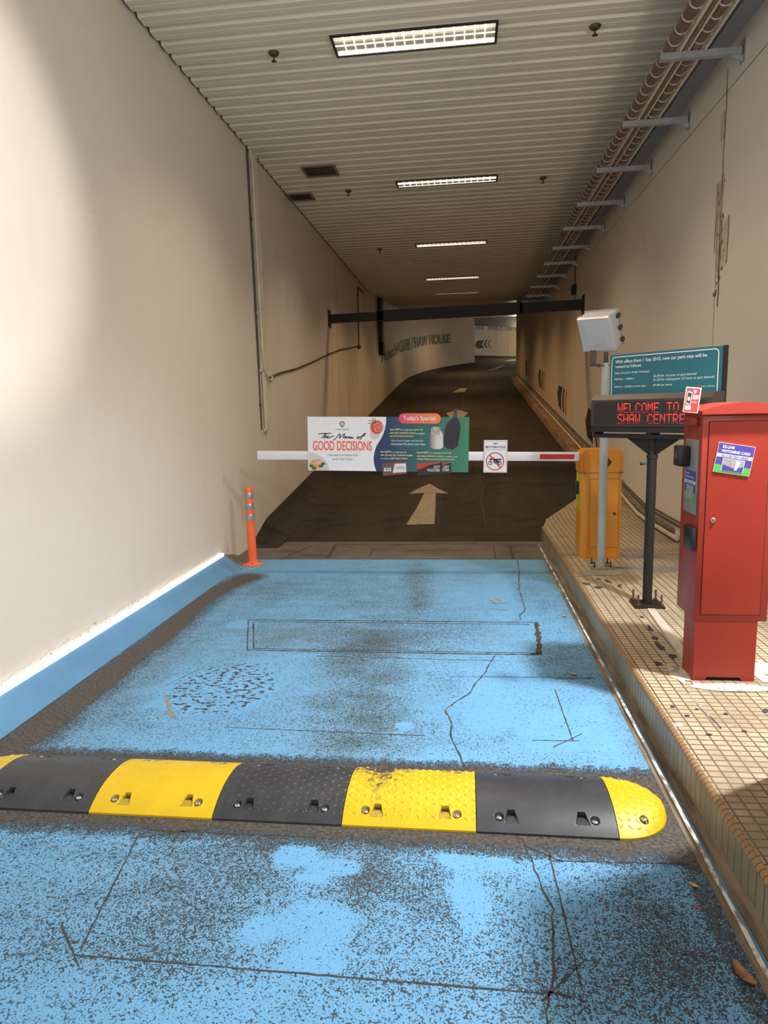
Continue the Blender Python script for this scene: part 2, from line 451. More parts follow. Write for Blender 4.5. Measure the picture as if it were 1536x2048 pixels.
# right wall with its crack and patched plaster
mb = wall_from([(2.08, -1.6), (2.08, 6), (2.08, 28.2), (2.6, 29.0), (7, 30.5)], 'wall_right', wtop)
def onw(pts, mi, d=.002): mb.add([(XR - d, y, z) for y, z in pts], [tuple(range(len(pts)))], mi)
def crackline(a, b, wd, mi=2, j=.008):
    n = max(3, int(abs(b[1] - a[1]) / .06)); L = []; R = []
    for i in range(n + 1):
        t = i / n; y = a[0] + (b[0] - a[0]) * t + random.uniform(-j, j); z = a[1] + (b[1] - a[1]) * t
        ww = wd * random.uniform(.5, 1.3)
        L.append((XR - .003, y - ww / 2, z)); R.append((XR - .003, y + ww / 2, z))
    mb.add(L + R, [(i, i + 1, n + 2 + i, n + 1 + i) for i in range(n)], mi)
crackline((6.055, 4.11), (6.06, 3.0), .016); crackline((6.06, 3.0), (6.03, 2.3), .022); crackline((6.13, 3.25), (6.09, 1.5), .006)
onw([(6.16, 3.28), (6.02, 3.34), (6.03, 2.85), (6.15, 2.80)], 1); onw([(6.15, 3.82), (6.06, 3.82), (6.06, 3.62), (6.15, 3.60)], 1)
onw([(6.01, 2.92), (5.87, 2.98), (5.88, 2.62), (6.02, 2.58)], 1); onw([(6.14, 2.80), (6.04, 2.82), (6.05, 2.55), (6.12, 2.55)], 1, .0015)
for q in ([(6.17, 3.30), (6.17, 2.75)], [(6.02, 2.98), (6.03, 2.50)], [(5.87, 2.98), (5.88, 2.62)]):
    crackline(q[0], q[1], .012, 2, .006)
for i in range(26):
    y = random.gauss(6.05, .05); z = random.uniform(2.35, 3.3); r = random.uniform(.004, .014)
    mb.add([(XR - .0035, y + r * cos(a) * random.uniform(.6, 1.4), z + r * 1.6 * sin(a)) for a in [k * pi / 3 for k in range(6)]], [tuple(range(6))], 2)
# thin seams running down into the tunnel
mb.add([(XR - .002, 3.6, 3.93), (XR - .002, 3.6, 3.936), (XR - .002, 12, 3.99), (XR - .002, 12, 3.983)], [(0, 1, 2, 3)], 2)
M_plaster = dirty('bare_plaster_patch', (.62, .53, .40), (.42, .34, .24), (9, 5, 5), .45, .62)
# black and orange chevrons painted along the wall
chev = [([(11.786, 1.462), (11.255, 1.361), (11.486, 1.167), (11.35, .886), (11.895, .976), (12.097, 1.25)], 3),
        ([(11.106, 1.344), (11.333, 1.171), (11.066, .846), (10.93, .852), (11.19, 1.156), (10.99, 1.327)], 3),
        ([(10.86, 1.28), (11.07, 1.13), (10.85, .83), (10.72, .83), (10.95, 1.13), (10.75, 1.27)], 4),
        ([(15.542, 1.947), (14.95, 1.88), (15.15, 1.664), (15.05, 1.385), (15.47, 1.489), (15.713, 1.749)], 3),
        ([(14.80, 1.843), (14.62, 1.828), (14.78, 1.636), (14.64, 1.343), (14.80, 1.354), (14.944, 1.638)], 3),
        ([(14.42, 1.787), (14.27, 1.78), (14.46, 1.586), (14.30, 1.299), (14.47, 1.309), (14.62, 1.587)], 4),
        ([(19.582, 2.485), (18.994, 2.439), (19.268, 2.24), (19.007, 1.961), (19.48, 2.021), (19.715, 2.271)], 3),
        ([(18.72, 2.397), (18.55, 2.374), (18.80, 2.204), (18.60, 1.906), (18.78, 1.926), (18.98, 2.181)], 3),
        ([(18.32, 2.36), (18.17, 2.35), (18.42, 2.16), (18.24, 1.88), (18.40, 1.89), (18.58, 2.15)], 4),
        ([(23.76, 3.01), (23.108, 2.957), (23.35, 2.76), (23.069, 2.461), (23.588, 2.503), (23.832, 2.788)], 3),
        ([(22.8, 2.94), (22.6, 2.92), (22.85, 2.73), (22.6, 2.42), (22.8, 2.44), (23.0, 2.7)], 3)]
for pts, mi in chev: onw(pts, mi, .004)
mb.recalc = False
# faces drawn from the far side need turning towards the road
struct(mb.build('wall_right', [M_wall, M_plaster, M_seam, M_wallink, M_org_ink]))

# the wall across the bend, with the left pointing chevrons
A = Vector((-3, 51, 0)); B = Vector((7, 42, 0)); dAB = (B - A).normalized()
farpl = Plane(A, dAB, (0, 0, 1))
mb = MB(); L = (B - A).length
for z0, z1, mi in ((3.6, 5.03, 2), (5.03, 6.33, 0), (6.33, 8.5, 1)):
    pass
def farz(y, base): return base
def fquad(x0, x1, a0, a1, b0, b1, d, mi): mb.add([farpl.at(x0, a0, d), farpl.at(x1, a1, d), farpl.at(x1, b1, d), farpl.at(x0, b0, d)], [(0, 1, 2, 3)], mi)
fquad(0, L, 5.45, 4.1, 7.2, 5.65, 0, 0)          # lower painted band
fquad(0, L, 5.0, 3.6, 5.45, 4.1, .01, 2)         # dark skirting
fquad(0, L, 7.2, 5.65, 8.0, 5.75, -.02, 1)        # blotched glossy upper band
def far_at(x, z): # world x to distance along the wall
    t = (x - A.x) / dAB.x; return t, z
def fch(x0, x1, zt, zb, head, notch, mi):
    t0 = far_at(x0, 0)[0]; t1 = far_at(x1, 0)[0]; zm = (zt + zb) / 2
    s = .10
    p = [(t0, zm), (t0 + head, zt), (t1, zt - .0), (t1 - notch, zm), (t1, zb), (t0 + head, zb)]
    p_put(mb, farpl, p, .012, mi)
fch(.73, 1.36, 5.88, 5.36, .24, .24, 3); fch(1.32, 1.58, 5.86, 5.35, .22, .22, 3); fch(1.55, 1.80, 5.84, 5.35, .22, .22, 4)
M_gloss = dirty('blotched_glossy_paint', (.30, .29, .25), (.75, .72, .62), (1.5, 1.5, .8), .5, .62)
M_redch = pm('dark_red_wall_chevron', (.35, .07, .04), .6)
mb.recalc = False
struct(mb.build('wall_far', [M_wall, M_gloss, M_seam, M_wallink, M_redch]))

# lettering on the left wall, bent with it
def lw_at(s):
    for a, b in zip(LW, LW[1:]):
        L = hypot(b[0] - a[0], b[1] - a[1])
        if s <= L: return (a[0] + (b[0] - a[0]) * s / L, a[1] + (b[1] - a[1]) * s / L), ((b[1] - a[1]) / L, -(b[0] - a[0]) / L)
        s -= L
    return LW[-1], (1, 0)
mb = MB()
def wall_text(txt, s0, s1, zb0, zt0, zb1, zt1, bold=.0):
    vs, fs, x0, x1, y0, y1 = text_geo(txt, bold)
    out = []
    for v in vs:
        t = (v[0] - x0) / (x1 - x0); h = (v[1] - y0) / (y1 - y0); s = s0 + (s1 - s0) * t
        (x, y), (nx, ny) = lw_at(s)
        zb = zb0 + (zb1 - zb0) * t; zt = zt0 + (zt1 - zt0) * t
        out.append((x + nx * .02, y + ny * .02, zb + (zt - zb) * h))
    mb.add(out, fs, 0)
WT = thing('wall_lettering', (-2.45, 30, 4.0), 'black Welcome to SHAW CENTRE / SHAW HOUSE lettering on the curving left wall', 'lettering')
for args in ((')', 21.2, 21.7, 2.86, 3.26, 2.9, 3.3), ('Welcome to', 21.95, 25.0, 2.93, 3.30, 3.32, 3.70, .02), ('SHAW', 25.2, 27.0, 3.35, 3.78, 3.59, 4.03, .015), ('CENTRE', 27.15, 30.4, 3.61, 4.05, 3.96, 4.45, .015),
             ('/', 30.6, 31.0, 3.95, 4.52, 4.0, 4.56), ('SHAW', 31.2, 33.75, 4.09, 4.56, 4.41, 4.88, .02), ('HOUSE', 34.05, 36.85, 4.45, 4.93, 4.74, 5.19, .02)):
    mb = MB(); wall_text(*args); mb.recalc = False; mb.build('word' if len(args[0]) > 1 else 'character', M_wallink, WT)

# ---- floor: blue road with worn paint
def seg_d(px, py, a, b):
    dx, dy = b[0] - a[0], b[1] - a[1]; t = max(0, min(1, ((px - a[0]) * dx + (py - a[1]) * dy) / (dx * dx + dy * dy)))
    return hypot(px - a[0] - dx * t, py - a[1] - dy * t)
streak = [(-2.06, 5.95), (-2.16, 5.6), (-2.2, 5.1), (-2.12, 4.35), (-2.15, 3.87), (-2.14, 3.34), (-2.17, 2.98), (-2.2, 2.75)]
# cx, cy, sx, sy, amplitude on wear ; grime
blobs = [(-.45, 6.15, .12, .45, .30, .5), (-.37, 5.3, .10, .35, .25, .4), (-.62, 4.25, .22, .22, .34, .8), (-.70, 3.85, .20, .25, .34, .8),
         (-.42, 3.72, .12, .10, .32, .5), (-.75, 3.36, .18, .14, .26, .6), (-.46, 3.38, .16, .22, .34, .7), (-.5, 3.09, .25, .12, .26, .8), (-.55, 2.88, .25, .12, .28, .9),
         (-.6, 5.0, .35, .7, .12, .3), (-.65, 4.5, .5, .3, .12, .3), (-1.7, 5.6, .35, .3, .20, .4), (-1.75, 5.0, .25, .6, .10, .3),
         (-.72, 2.20, .10, .10, .42, 1.), (-.50, 2.22, .25, .07, .36, 1.), (-.35, 2.0, .07, .12, .34, .6), (-.85, 1.92, .25, .22, .25, .4), (-1.15, 1.95, .5, .3, .10, .3),
         (-1.0, 1.65, .4, .1, .16, .2), (-.15, 2.05, .20, .15, .24, .2), (.55, 1.98, .16, .14, .24, .2), (.43, 1.75, .2, .14, .22, .2), (.62, 1.75, .12, .2, .26, .2), (.3, 1.62, .2, .12, .22, .2), (-.1, 1.75, .2, .3, .14, .1),
         (.40, 4.1, .10, .2, .20, .2), (.62, 4.0, .12, .3, .28, .2), (.45, 5.7, .12, .4, .16, .1), (.1, 6.2, .25, .25, .12, .1), (.62, 5.2, .1, .6, .14, .1),
         (-1.0, 6.0, .4, .5, .10, .2), (-1.1, 4.4, .3, .25, .12, .6), (-1.35, 4.4, .15, .25, .05, .6), (.15, 4.35, .15, .3, .02, .3), (-1.6, 3.9, .3, .5, .08, .2),
         (-1.0, 5.3, .4, .35, .12, .2), (-1.2, 3.1, .4, .15, .14, .1), (-.1, 3.6, .1, .1, .22, .2), (.05, 3.0, .3, .12, .10, .1), (-1.7, 3.0, .25, .2, .12, .2),
         (-1.9, 3.6, .12, .9, .16, .6), (-.05, 4.6, .25, .3, .14, .1), (-.25, 4.2, .2, .3, .14, .2)]
clean = [(-.60, 2.10, .085, .060), (-.46, 2.05, .095, .045), (-.52, 1.985, .06, .02), (-.47, 1.80, .13, .09), (-.44, 1.66, .10, .06), (-.62, 1.76, .06, .07),
         (.12, 3.35, .14, .30), (.40, 3.1, .18, .22), (.65, 3.1, .10, .35), (.03, 2.15, .13, .10), (.0, 1.95, .06, .14), (.27, 5.5, .12, .7), (-1.4, 3.45, .34, .32), (-1.65, 4.6, .1, .1), (-.3, 3.1, .05, .05)]
def wear_at(x, y):
    wv = .18 if y > 2.5 else .26
    if y < 2.5 and x < -1.25: wv += .02
    g = .08
    for cx, cy, sx, sy, am, gr in blobs:
        e = ((x - cx) / sx) ** 2 + ((y - cy) / sy) ** 2
        if e < 9: k = exp(-e / 1.3); wv += am * k * .9; g += gr * k
    wob = .35 * mnoise.noise((x * 9, y * 9, 2)) + .2 * mnoise.noise((x * 25, y * 25, 4))
    for cx, cy, sx, sy in clean:
        e = ((x - cx) / sx) ** 2 + ((y - cy) / sy) ** 2 + wob * 1.6
        if e < 1.25: k = min(1, max(0, (1.25 - e) / .5)); wv += (.10 - wv) * k; g *= (1 - k)
    d = min(seg_d(x, y, a, b) for a, b in zip(streak, streak[1:]))
    wd = .10 + .05 * mnoise.noise((x * 2, y * 2.4, 9)) + (.09 * max(0, 3.4 - y)) + .02 * mnoise.noise((x * 18, y * 12, 9))
    if d < wd: wv = max(wv, 1.15)
    elif d < wd + .12: wv = max(wv, .72 - (d - wd) * 3.2); g = max(g, 1 - (d - wd) * 7)
    # bare bands in front of and behind the speed hump
    e = 2.70 + .03 * mnoise.noise((x * 7, 1, 0)) + .03 * mnoise.noise((x * 26, 5, 0))
    if 2.45 < y: 
        k = (y - e) / .08
        if k < 1: wv = max(wv, 1.1 - .6 * max(0, k))
    e = 2.235 + .03 * mnoise.noise((x * 5, 2, 0)) + .02 * mnoise.noise((x * 26, 6, 0))
    if y < 2.45:
        k = (e - y) / .09
        if k < 1: wv = max(wv, 1.1 - .55 * max(0, k)); g = max(g, .9 - k)
    # swept edge along the right kerb
    if x > .66: g += (x - .66) * 5 ; wv += (x - .66) * (1.2 if y < 2.5 else .5)
    if x > .70 and y < 2.3: wv += .25
    cpk = 0
    e = ((x + 1.38) / .36) ** 2 + ((y - 3.5) / .42) ** 2
    if e < 1.6: cpk = min(1, 1.6 - e); wv = min(wv, .30)
    return wv, min(1, g), cpk
x0, x1, y0, y1, st = -2.26, .80, .9, 6.75, .02
nx = int((x1 - x0) / st) + 1; ny = int((y1 - y0) / st) + 1
mb = MB(); vs = []; W = []; G = []; CP = []
for j in range(ny + 1):
    y = y0 + (y1 - y0) * j / ny
    for i in range(nx + 1):
        x = x0 + (x1 - x0) * i / nx
        vs.append((x, y, 0)); a, b_, c_ = wear_at(x, y); W.append(a); G.append(b_); CP.append(c_)
fs = [(j * (nx + 1) + i, j * (nx + 1) + i + 1, (j + 1) * (nx + 1) + i + 1, (j + 1) * (nx + 1) + i) for j in range(ny) for i in range(nx)]
mb.add(vs, fs, 0)
mb.add([(x0, -3, 0), (x1, -3, 0), (x1, .9, 0), (x0, .9, 0)], [(0, 1, 2, 3)], 0)
# saw cuts and cracks
Zc = .0012
crk = lambda pts, wd=.009: mb.ribbon(pts, wd, Zc, 1, .004)
crk([(.519, 6.72), (.50, 6.3), (.446, 5.6), (.45, 5.3), (.446, 5.03), (.40, 4.9), (.389, 4.79)]); crk([(.179, 4.07), (.11, 3.8), (.05, 3.62), (.019, 3.5), (-.05, 3.4), (-.111, 3.283)]); crk([(-.111, 3.28), (-.07, 3.12), (-.08, 3.017), (-.043, 2.877), (-.009, 2.72)], .01)
crk([(.17, 2.26), (.196, 2.249), (.225, 2.092), (.239, 1.998), (.26, 1.912), (.244, 1.792), (.238, 1.685), (.214, 1.602), (.20, 1.55), (.191, 1.4)], .007)
def cut(a, b, wd=.007): mb.ribbon([a, b], wd, Zc, 1, .0015)
for q in ([(-1.62, 4.71), (.51, 4.735)], [(-1.43, 4.085), (.44, 4.09)]): cut(*q, .016)
for q in ([(-1.62, 4.70), (-1.43, 4.09)], [(-1.57, 4.66), (-1.39, 4.11)], [(-1.57, 4.67), (.45, 4.69)], [(-1.39, 4.115), (.42, 4.12)]): cut(*q, .010)
mb.ribbon([(.50, 4.73), (.475, 4.30), (.45, 4.09)], .038, Zc, 1, .006); mb.ribbon([(.45, 4.13), (.40, 4.10)], .03, Zc, 1, .004)
for q in ([(-1.219, 2.178), (-1.13, 1.63)], [(-1.245, 1.72), (-1.10, 1.575)], [(-1.136, 1.613), (.215, 1.605)], [(.19, 1.58), (.33, 1.73)], [(.19, 1.615), (.27, 1.60)],
          [(.28, 2.25), (.30, 1.64)], [(.288, 2.143), (.75, 2.165)], [(-1.19, 2.195), (-.55, 2.205)], [(-1.24, 2.14), (-1.02, 2.21)], [(.20, 2.22), (.32, 2.14)],
          [(.481, 3.567), (.488, 3.0)], [(.30, 2.99), (.52, 3.0)], [(.39, 2.93), (.54, 3.07)], [(-.1, 3.72), (.72, 3.75)], [(-.95, 4.0), (.2, 3.98)],
          [(-1.2, 3.02), (-.2, 3.0)], [(-1.72, 3.5), (-1.62, 3.75)]):
    cut(*q, .006)
cut((.5, 3.72), (.70, 3.735), .014)
for q in ([(-1.66, 3.36), (-1.50, 3.10)], [(.19, 5.3), (.24, 5.15)], [(.24, 5.35), (.27, 5.25)], [(.18, 5.05), (.32, 5.02)], [(.2, 5.2), (.33, 5.22)]): mb.ribbon(q, .022, Zc, 3, .008)
mb.ribbon([(-.17, 6.35), (-.08, 6.42)], .008, Zc, 2, .002); mb.ribbon([(-.19, 6.28), (-.07, 6.30)], .008, Zc, 2, .002)
mb.recalc = False
fl = struct(mb.build('floor', [M_blue, M_cut, M_chalk, M_ochre]))
npt = len(fl.data.vertices)
for nm, arr in (('wear', W), ('grime', G), ('chip', CP)):
    at = fl.data.attributes.new(nm, 'FLOAT', 'POINT'); dfl = .45 if nm == 'wear' else 0
    at.data.foreach_set('value', (arr + [dfl] * npt)[:npt])

# ---- apron and ramp
mb = MB(); vs = []; fs = []
Y = [6.72, 6.8, 7.0, 7.2, 7.3] + [7.4 + .1 * i for i in range(12)] + [8.8 + .8 * i for i in range(55)]
Xs = [-2.6, -1.5, -.5, .5, 1.2, 2.2, 4, 8]
Xs2 = [-6] + Xs
for y in Y:
    for x in Xs2: vs.append((x, y, fz(y) - .0005 * (y < 7)))
n = len(Xs2)
for j in range(len(Y) - 1):
    for i in range(n - 1):
        if Y[j] < 25 and (i == 0 or i >= n - 2): continue
        if Y[j] < 7.5 and i >= n - 3: continue
        fs.append((j * n + i, j * n + i + 1, (j + 1) * n + i + 1, (j + 1) * n + i))
        mb.m  # keep order
mb.add(vs, fs, 0)
for k, f in enumerate(fs):
    if vs[f[0]][1] < 7.55: mb.m[k] = 1
# dark bank along the foot of the left wall
bp = [(-2.45, 7.3), (-2.45, 8), (-2.45, 10), (-2.45, 14), (-2.45, 18), (-2.45, 22), (-2.45, 25.5), (-2.37, 28.5), (-2.1, 31), (-1.6, 33.2), (-.9, 35.2), (-.2, 36.5), (.57, 37.66)]
v2 = []
for i, (x, y) in enumerate(bp):
    a = bp[max(0, i - 1)]; b = bp[min(len(bp) - 1, i + 1)]; d = Vector((b[0] - a[0], b[1] - a[1])).normalized(); nx_, ny_ = d.y, -d.x
    k = 0 if i == 0 else 1
    v2 += [(x, y, fz(y) + .17 * k + .004), (x + nx_ * .16, y + ny_ * .16, fz(y) + .06 * k + .004), (x + nx_ * .34, y + ny_ * .34, fz(y + ny_ * .34) + .003)]
mb.add(v2, [q for i in range(len(bp) - 1) for q in ((3 * i, 3 * i + 1, 3 * i + 4, 3 * i + 3), (3 * i + 1, 3 * i + 2, 3 * i + 5, 3 * i + 4))], 2, True)
gz = lambda x, y: fz(y) + .004
# trench joint in the apron
for q in ([(-1.44, 6.79), (-1.48, 7.47)], [(.485, 7.5), (.48, 6.79)]): mb.ribbon(q, .035, gz, 3, .005)
for q in ([(-1.48, 7.47), (.485, 7.5)], [(-1.0, 6.8), (-1.02, 7.3)], [(.3, 6.8), (.31, 7.4)], [(-2.45, 6.735), (.82, 6.76)], [(-1.9, 6.9), (-1.75, 7.4)]): mb.ribbon(q, .012, gz, 3, .004)
mb.ribbon([(.25, 8.2), (.22, 9.3), (.27, 10.2), (.2, 11.4), (.22, 13)], .014, gz, 3, .01)
for a, b in (((-.1, 17), (0, 25)), ((.1, 25), (.5, 32))): mb.ribbon([a, b], .05, gz, 3, .02)
# worn white arrow and dashes
az = .006
def gp(pts, mi=4): mb.add([(x, y, fz(y) + az) for x, y in pts], [tuple(range(len(pts)))], mi)
gp([(-.737, 8.26), (-.383, 8.29), (-.40, 9.0), (-.43, 9.85), (-.60, 9.85), (-.66, 9.0)])
gp([(-.82, 9.82), (-.62, 9.86), (-.43, 9.86), (-.24, 9.80), (-.42, 10.15), (-.55, 10.46), (-.70, 10.15)])
gp([(-.35, 17.6), (-.05, 17.6), (.1, 18.6), (-.2, 19.3), (-.5, 18.6)])
gp([(-.43, 24.0), (.0, 24.0), (.1, 25.4), (-.15, 25.4)]); gp([(1.1, 33.5), (1.45, 34.2), (2.2, 37.0), (2.0, 37.0)]); gp([(2.2, 40.6), (3.0, 41.0), (3.3, 42), (2.7, 41.6)])
mb.recalc = False
struct(mb.build('floor_ramp', [M_ramp, M_apron, M_ramp, M_cut, M_mark]))

# blue bank under the left wall and its end
mb = MB()
prof = [(-2.45, .12), (-2.41, .11), (-2.36, .062), (-2.30, .022), (-2.255, .002)]
vs = [(x, y, z) for y in (-3, 6.42) for x, z in prof] 
n = len(prof)
mb.add(vs, [(i, i + 1, n + i + 1, n + i) for i in range(n - 1)], 0, True)
mb.add([(-2.45, 6.42, .12), (-2.41, 6.42, .11), (-2.36, 6.42, .062), (-2.30, 6.42, .022), (-2.255, 6.42, .002), (-2.20, 6.70, .002), (-2.45, 6.75, .05)], [tuple(range(7))], 1)
mb.recalc = False
struct(mb.build('trim_1', [M_bank, M_seam]))
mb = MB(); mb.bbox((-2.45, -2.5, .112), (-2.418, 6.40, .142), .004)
tag(mb.build('white_strip', M_strip), 'thin bright white strip running along the top of the blue bank', 'light strip')

# ---- tiled island and its kerb
def itop(x, y): return .17 if y < 7.9 else max(.17, fz(y) + .10)
mb = MB(); KX = .862
isl = [(KX + .018, -3), (2.08, -3), (2.08, 10.4), (1.90, 9.95), (.93, 8.05), (KX + .018, 7.7)]
mb.add([(KX + .018, -3, .17), (2.08, -3, .17), (2.08, 7.7, .17), (KX + .018, 7.7, .17)], [(0, 1, 2, 3)], 0)
mb.add([(KX + .018, 7.7, .17), (2.08, 7.7, .17), (2.08, 8.2, .185), (.96, 8.1, .182)], [(0, 1, 2, 3)], 0)
mb.add([(.96, 8.1, .182), (2.08, 8.2, .185), (2.08, 10.6, .42), (1.88, 9.95, .36)], [(0, 1, 2, 3)], 0)
# kerb faces
mb.add([(KX, -3, 0), (KX, -3, .152), (KX, 7.7, .152), (KX, 7.7, 0)], [(3, 2, 1, 0)], 1)
mb.add([(KX, 7.7, -.02), (KX, 7.7, .152), (.945, 8.12, .165), (.945, 8.12, .03)], [(3, 2, 1, 0)], 1)
mb.add([(.945, 8.12, .03), (.945, 8.12, .165), (1.87, 9.98, .35), (1.87, 9.98, .2)], [(3, 2, 1, 0)], 1)
# bullnose
nn = 6; vs = []
for y in (-3, 7.7):
    for i in range(nn + 1):
        a = pi - (pi / 2) * i / nn; vs.append((KX + .018 + .021 * cos(a), y, .150 + .0205 * sin(a)))
m_ = nn + 1
mb.add(vs, [(i, m_ + i, m_ + i + 1, i + 1) for i in range(nn)], 2, True)
# gutter
GP = [(.788, 0), (.794, .014), (.806, .016), (.810, .008), (.820, .007), (.824, .003), (.845, .004), (KX, .024)]
for (a0, h0), (a1, h1), mi in zip(GP, GP[1:], (3, 4, 3, 8, 3, 3, 3)):
    n_ = 90; L_ = []; R_ = []
    for i in range(n_ + 1):
        y = -1 + 8.4 * i / n_; j0 = .004 * mnoise.noise((y * 7, a0 * 40, 0)) * (a0 > .79) * (a0 < .85); j1 = .004 * mnoise.noise((y * 7, a1 * 40, 0)) * (a1 < .85)
        L_.append((a0 + j0, y, h0)); R_.append((a1 + j1, y, h1))
    mb.add(L_ + R_, [(i, i + 1, n_ + 2 + i, n_ + 1 + i) for i in range(n_)], mi)
mb.add([(.775, -3, .0015), (.775, 7.4, .0015), (.792, 7.4, .003), (.792, -3, .003)], [(3, 2, 1, 0)], 3)
# blotches: broken tiles, concrete strips, grout pads
def isp(pts, mi, d=.0012): mb.add([(x, y, .17 + d) for x, y in pts], [tuple(range(len(pts)))], mi)
def blob(cx, cy, rx, ry, mi, n=14, d=.0016, rough=.35):
    isp([(cx + rx * cos(2 * pi * i / n) * random.uniform(1 - rough, 1 + rough), cy + ry * sin(2 * pi * i / n) * random.uniform(1 - rough, 1 + rough)) for i in range(n)], mi, d)
isp([(1.20, 5.56), (2.08, 5.62), (2.08, 5.80), (1.20, 5.74)], 5); isp([(.88, 5.40), (1.26, 5.46), (1.26, 5.555), (1.05, 5.64), (.88, 5.50)], 5, .0024)
isp([(1.42, 6.0), (2.08, 6.06), (2.08, 6.30), (1.42, 6.24)], 5)
for cx, cy, rx, ry in [(a_, b_, c_ * .72, d_ * .72) for a_, b_, c_, d_ in (((.86 + .06, 5.17, .035, .05), (.99, 5.07, .045, .045), (1.10, 5.25, .03, .08), (1.15, 5.1, .02, .05), (1.04, 5.32, .03, .03), (1.13, 4.35, .02, .04), (1.12, 4.12, .018, .09), (1.10, 3.95, .02, .05), (1.09, 3.80, .03, .10), (1.12, 3.66, .03, .06), (1.01, 3.55, .03, .05), (1.17, 5.15, .015, .03)))]:
    blob(cx, cy, rx, ry, 7, 9, .002, .45)
blob(1.27, 3.25, .19, .045, 6, 26, .003, .10); blob(1.07, 3.42, .05, .12, 6, 14, .0025, .3); blob(1.52, 3.45, .10, .14, 6, 14, .0025, .2)
for cx, cy in ((.965, 2.93), (1.14, 2.96), (1.00, 2.76), (1.155, 2.80), (.93, 3.02), (1.03, 3.0)): blob(cx, cy, .011, .010, 7, 8, .003, .4)
blob(.90, 2.84, .022, .018, 6, 12, .0015, .1); blob(1.33, 3.0, .03, .02, 7, 8, .002, .4)
mb.ribbon([(1.045, 3.18), (1.055, 3.05), (1.065, 2.90), (1.07, 2.82)], .014, .1718, 5, .002); mb.ribbon([(1.062, 2.93), (1.07, 2.82)], .007, .1726, 7, .001)
mb.recalc = False
struct(mb.build('floor_island', [M_tile, M_kerbtile, M_nose, M_gutter, M_gutpale, M_patch, M_pad, M_cut, M_bank]))
# brown kerb up the ramp under the right wall
mb = MB(); Yk = [9.9 + i * 1.0 for i in range(19)]; vs = []
for y in Yk:
    xk = 1.90 - .05 * min(1, (y - 9.9) / 3)
    vs += [(xk, y, fz(y) - .03), (xk + .02, y, fz(y) + .13), (2.10, y, fz(y) + .14)]
n = len(Yk); mb.add(vs, [q for i in range(n - 1) for q in ((3 * i, 3 * i + 3, 3 * i + 4, 3 * i + 1), (3 * i + 1, 3 * i + 4, 3 * i + 5, 3 * i + 2))], 0)
mb.add([vs[-3], vs[-2], vs[-1]], [(0, 1, 2)], 0)
mb.recalc = False
struct(mb.build('trim_2', M_kerbdirt))
# wall foot pipes on the right (each runs the length of the tunnel)
for k, (r, dz, dx, y0_, m_) in enumerate(((.024, .04, .03, 6.75, M_pipeW), (.022, .10, .025, 6.9, M_pipeD), (.010, .16, .012, 6.5, M_cable), (.008, .20, .010, 6.5, M_cable))):
    pth = []
    for i in range(44):
        y = y0_ + i * .5
        if y > 27.9: break
        pth.append((XR - dx, y, max(.17, fz(y) + .13 if y > 9 else itop(2, y)) + dz + .012 * mnoise.noise((y * 1.3, k * 5, 0))))
    mb = MB(); mb.tube(pth, r, 8)
    nm = ['thick cream pipe, lowest of the runs along the foot of the right wall', 'brown grimy pipe, second from the ground along the right wall foot', 'thin dark cable just above the two pipes at the right wall foot', 'thinnest dark cable, topmost of the runs at the foot of the right wall'][k]
    tag(mb.build('wall_pipe' if k < 2 else 'wall_cable', m_), nm, 'pipe' if k < 2 else 'cable', 'pipes and cables along the right wall foot')

# ---- ceiling
mb = MB(); P = []
y = .9
while y < 40:
    z = cz(y)
    if y < 24:
        P += [(y, cz(y)), (y + .055, cz(y) + .0), (y + .060, cz(y) + .005), (y + .066, cz(y)), (y + .122, cz(y)), (y + .134, cz(y) + .032), (y + .188, cz(y) + .032), (y + .2, cz(y))]
        y += .2016
    else: P.append((y, cz(y))); y += 1
def xlw(y):
    if y < 22: return XL
    for a, b in zip(LW, LW[1:]):
        if a[1] <= y <= b[1]: return a[0] + (b[0] - a[0]) * (y - a[1]) / (b[1] - a[1])
    return -4
vs = [(xlw(p[0]) + .025, p[0], p[1]) for p in P] + [((XR - .01) if p[0] < 28 else 7, p[0], p[1]) for p in P]
n = len(P); mb.add(vs, [(i, n + i, n + i + 1, i + 1) for i in range(n - 1)], 0)
# dark plenum above it
Q = [.9, 17.6, 40]
mb.add([(x, y, cz(y) + .16) for y in Q for x in (-3, 7)], [(0, 1, 3, 2), (2, 3, 5, 4)], 1)
mb.recalc = False
struct(mb.build('ceiling', [M_ceil, M_void]))
# grey soffit over the far bend
mb = MB(); mb.add([(-5, 39.6, 6.47), (7.2, 39.6, 6.47), (7.3, 41.9, 5.72), (-3, 51.1, 8.05), (-5, 53, 8.4)], [(0, 1, 2), (0, 2, 3), (0, 3, 4)], 0)
mb.recalc = False
M_soff = pm('grey_concrete_soffit', (.30, .31, .33), .7)
struct(mb.build('ceiling_bend', M_soff))

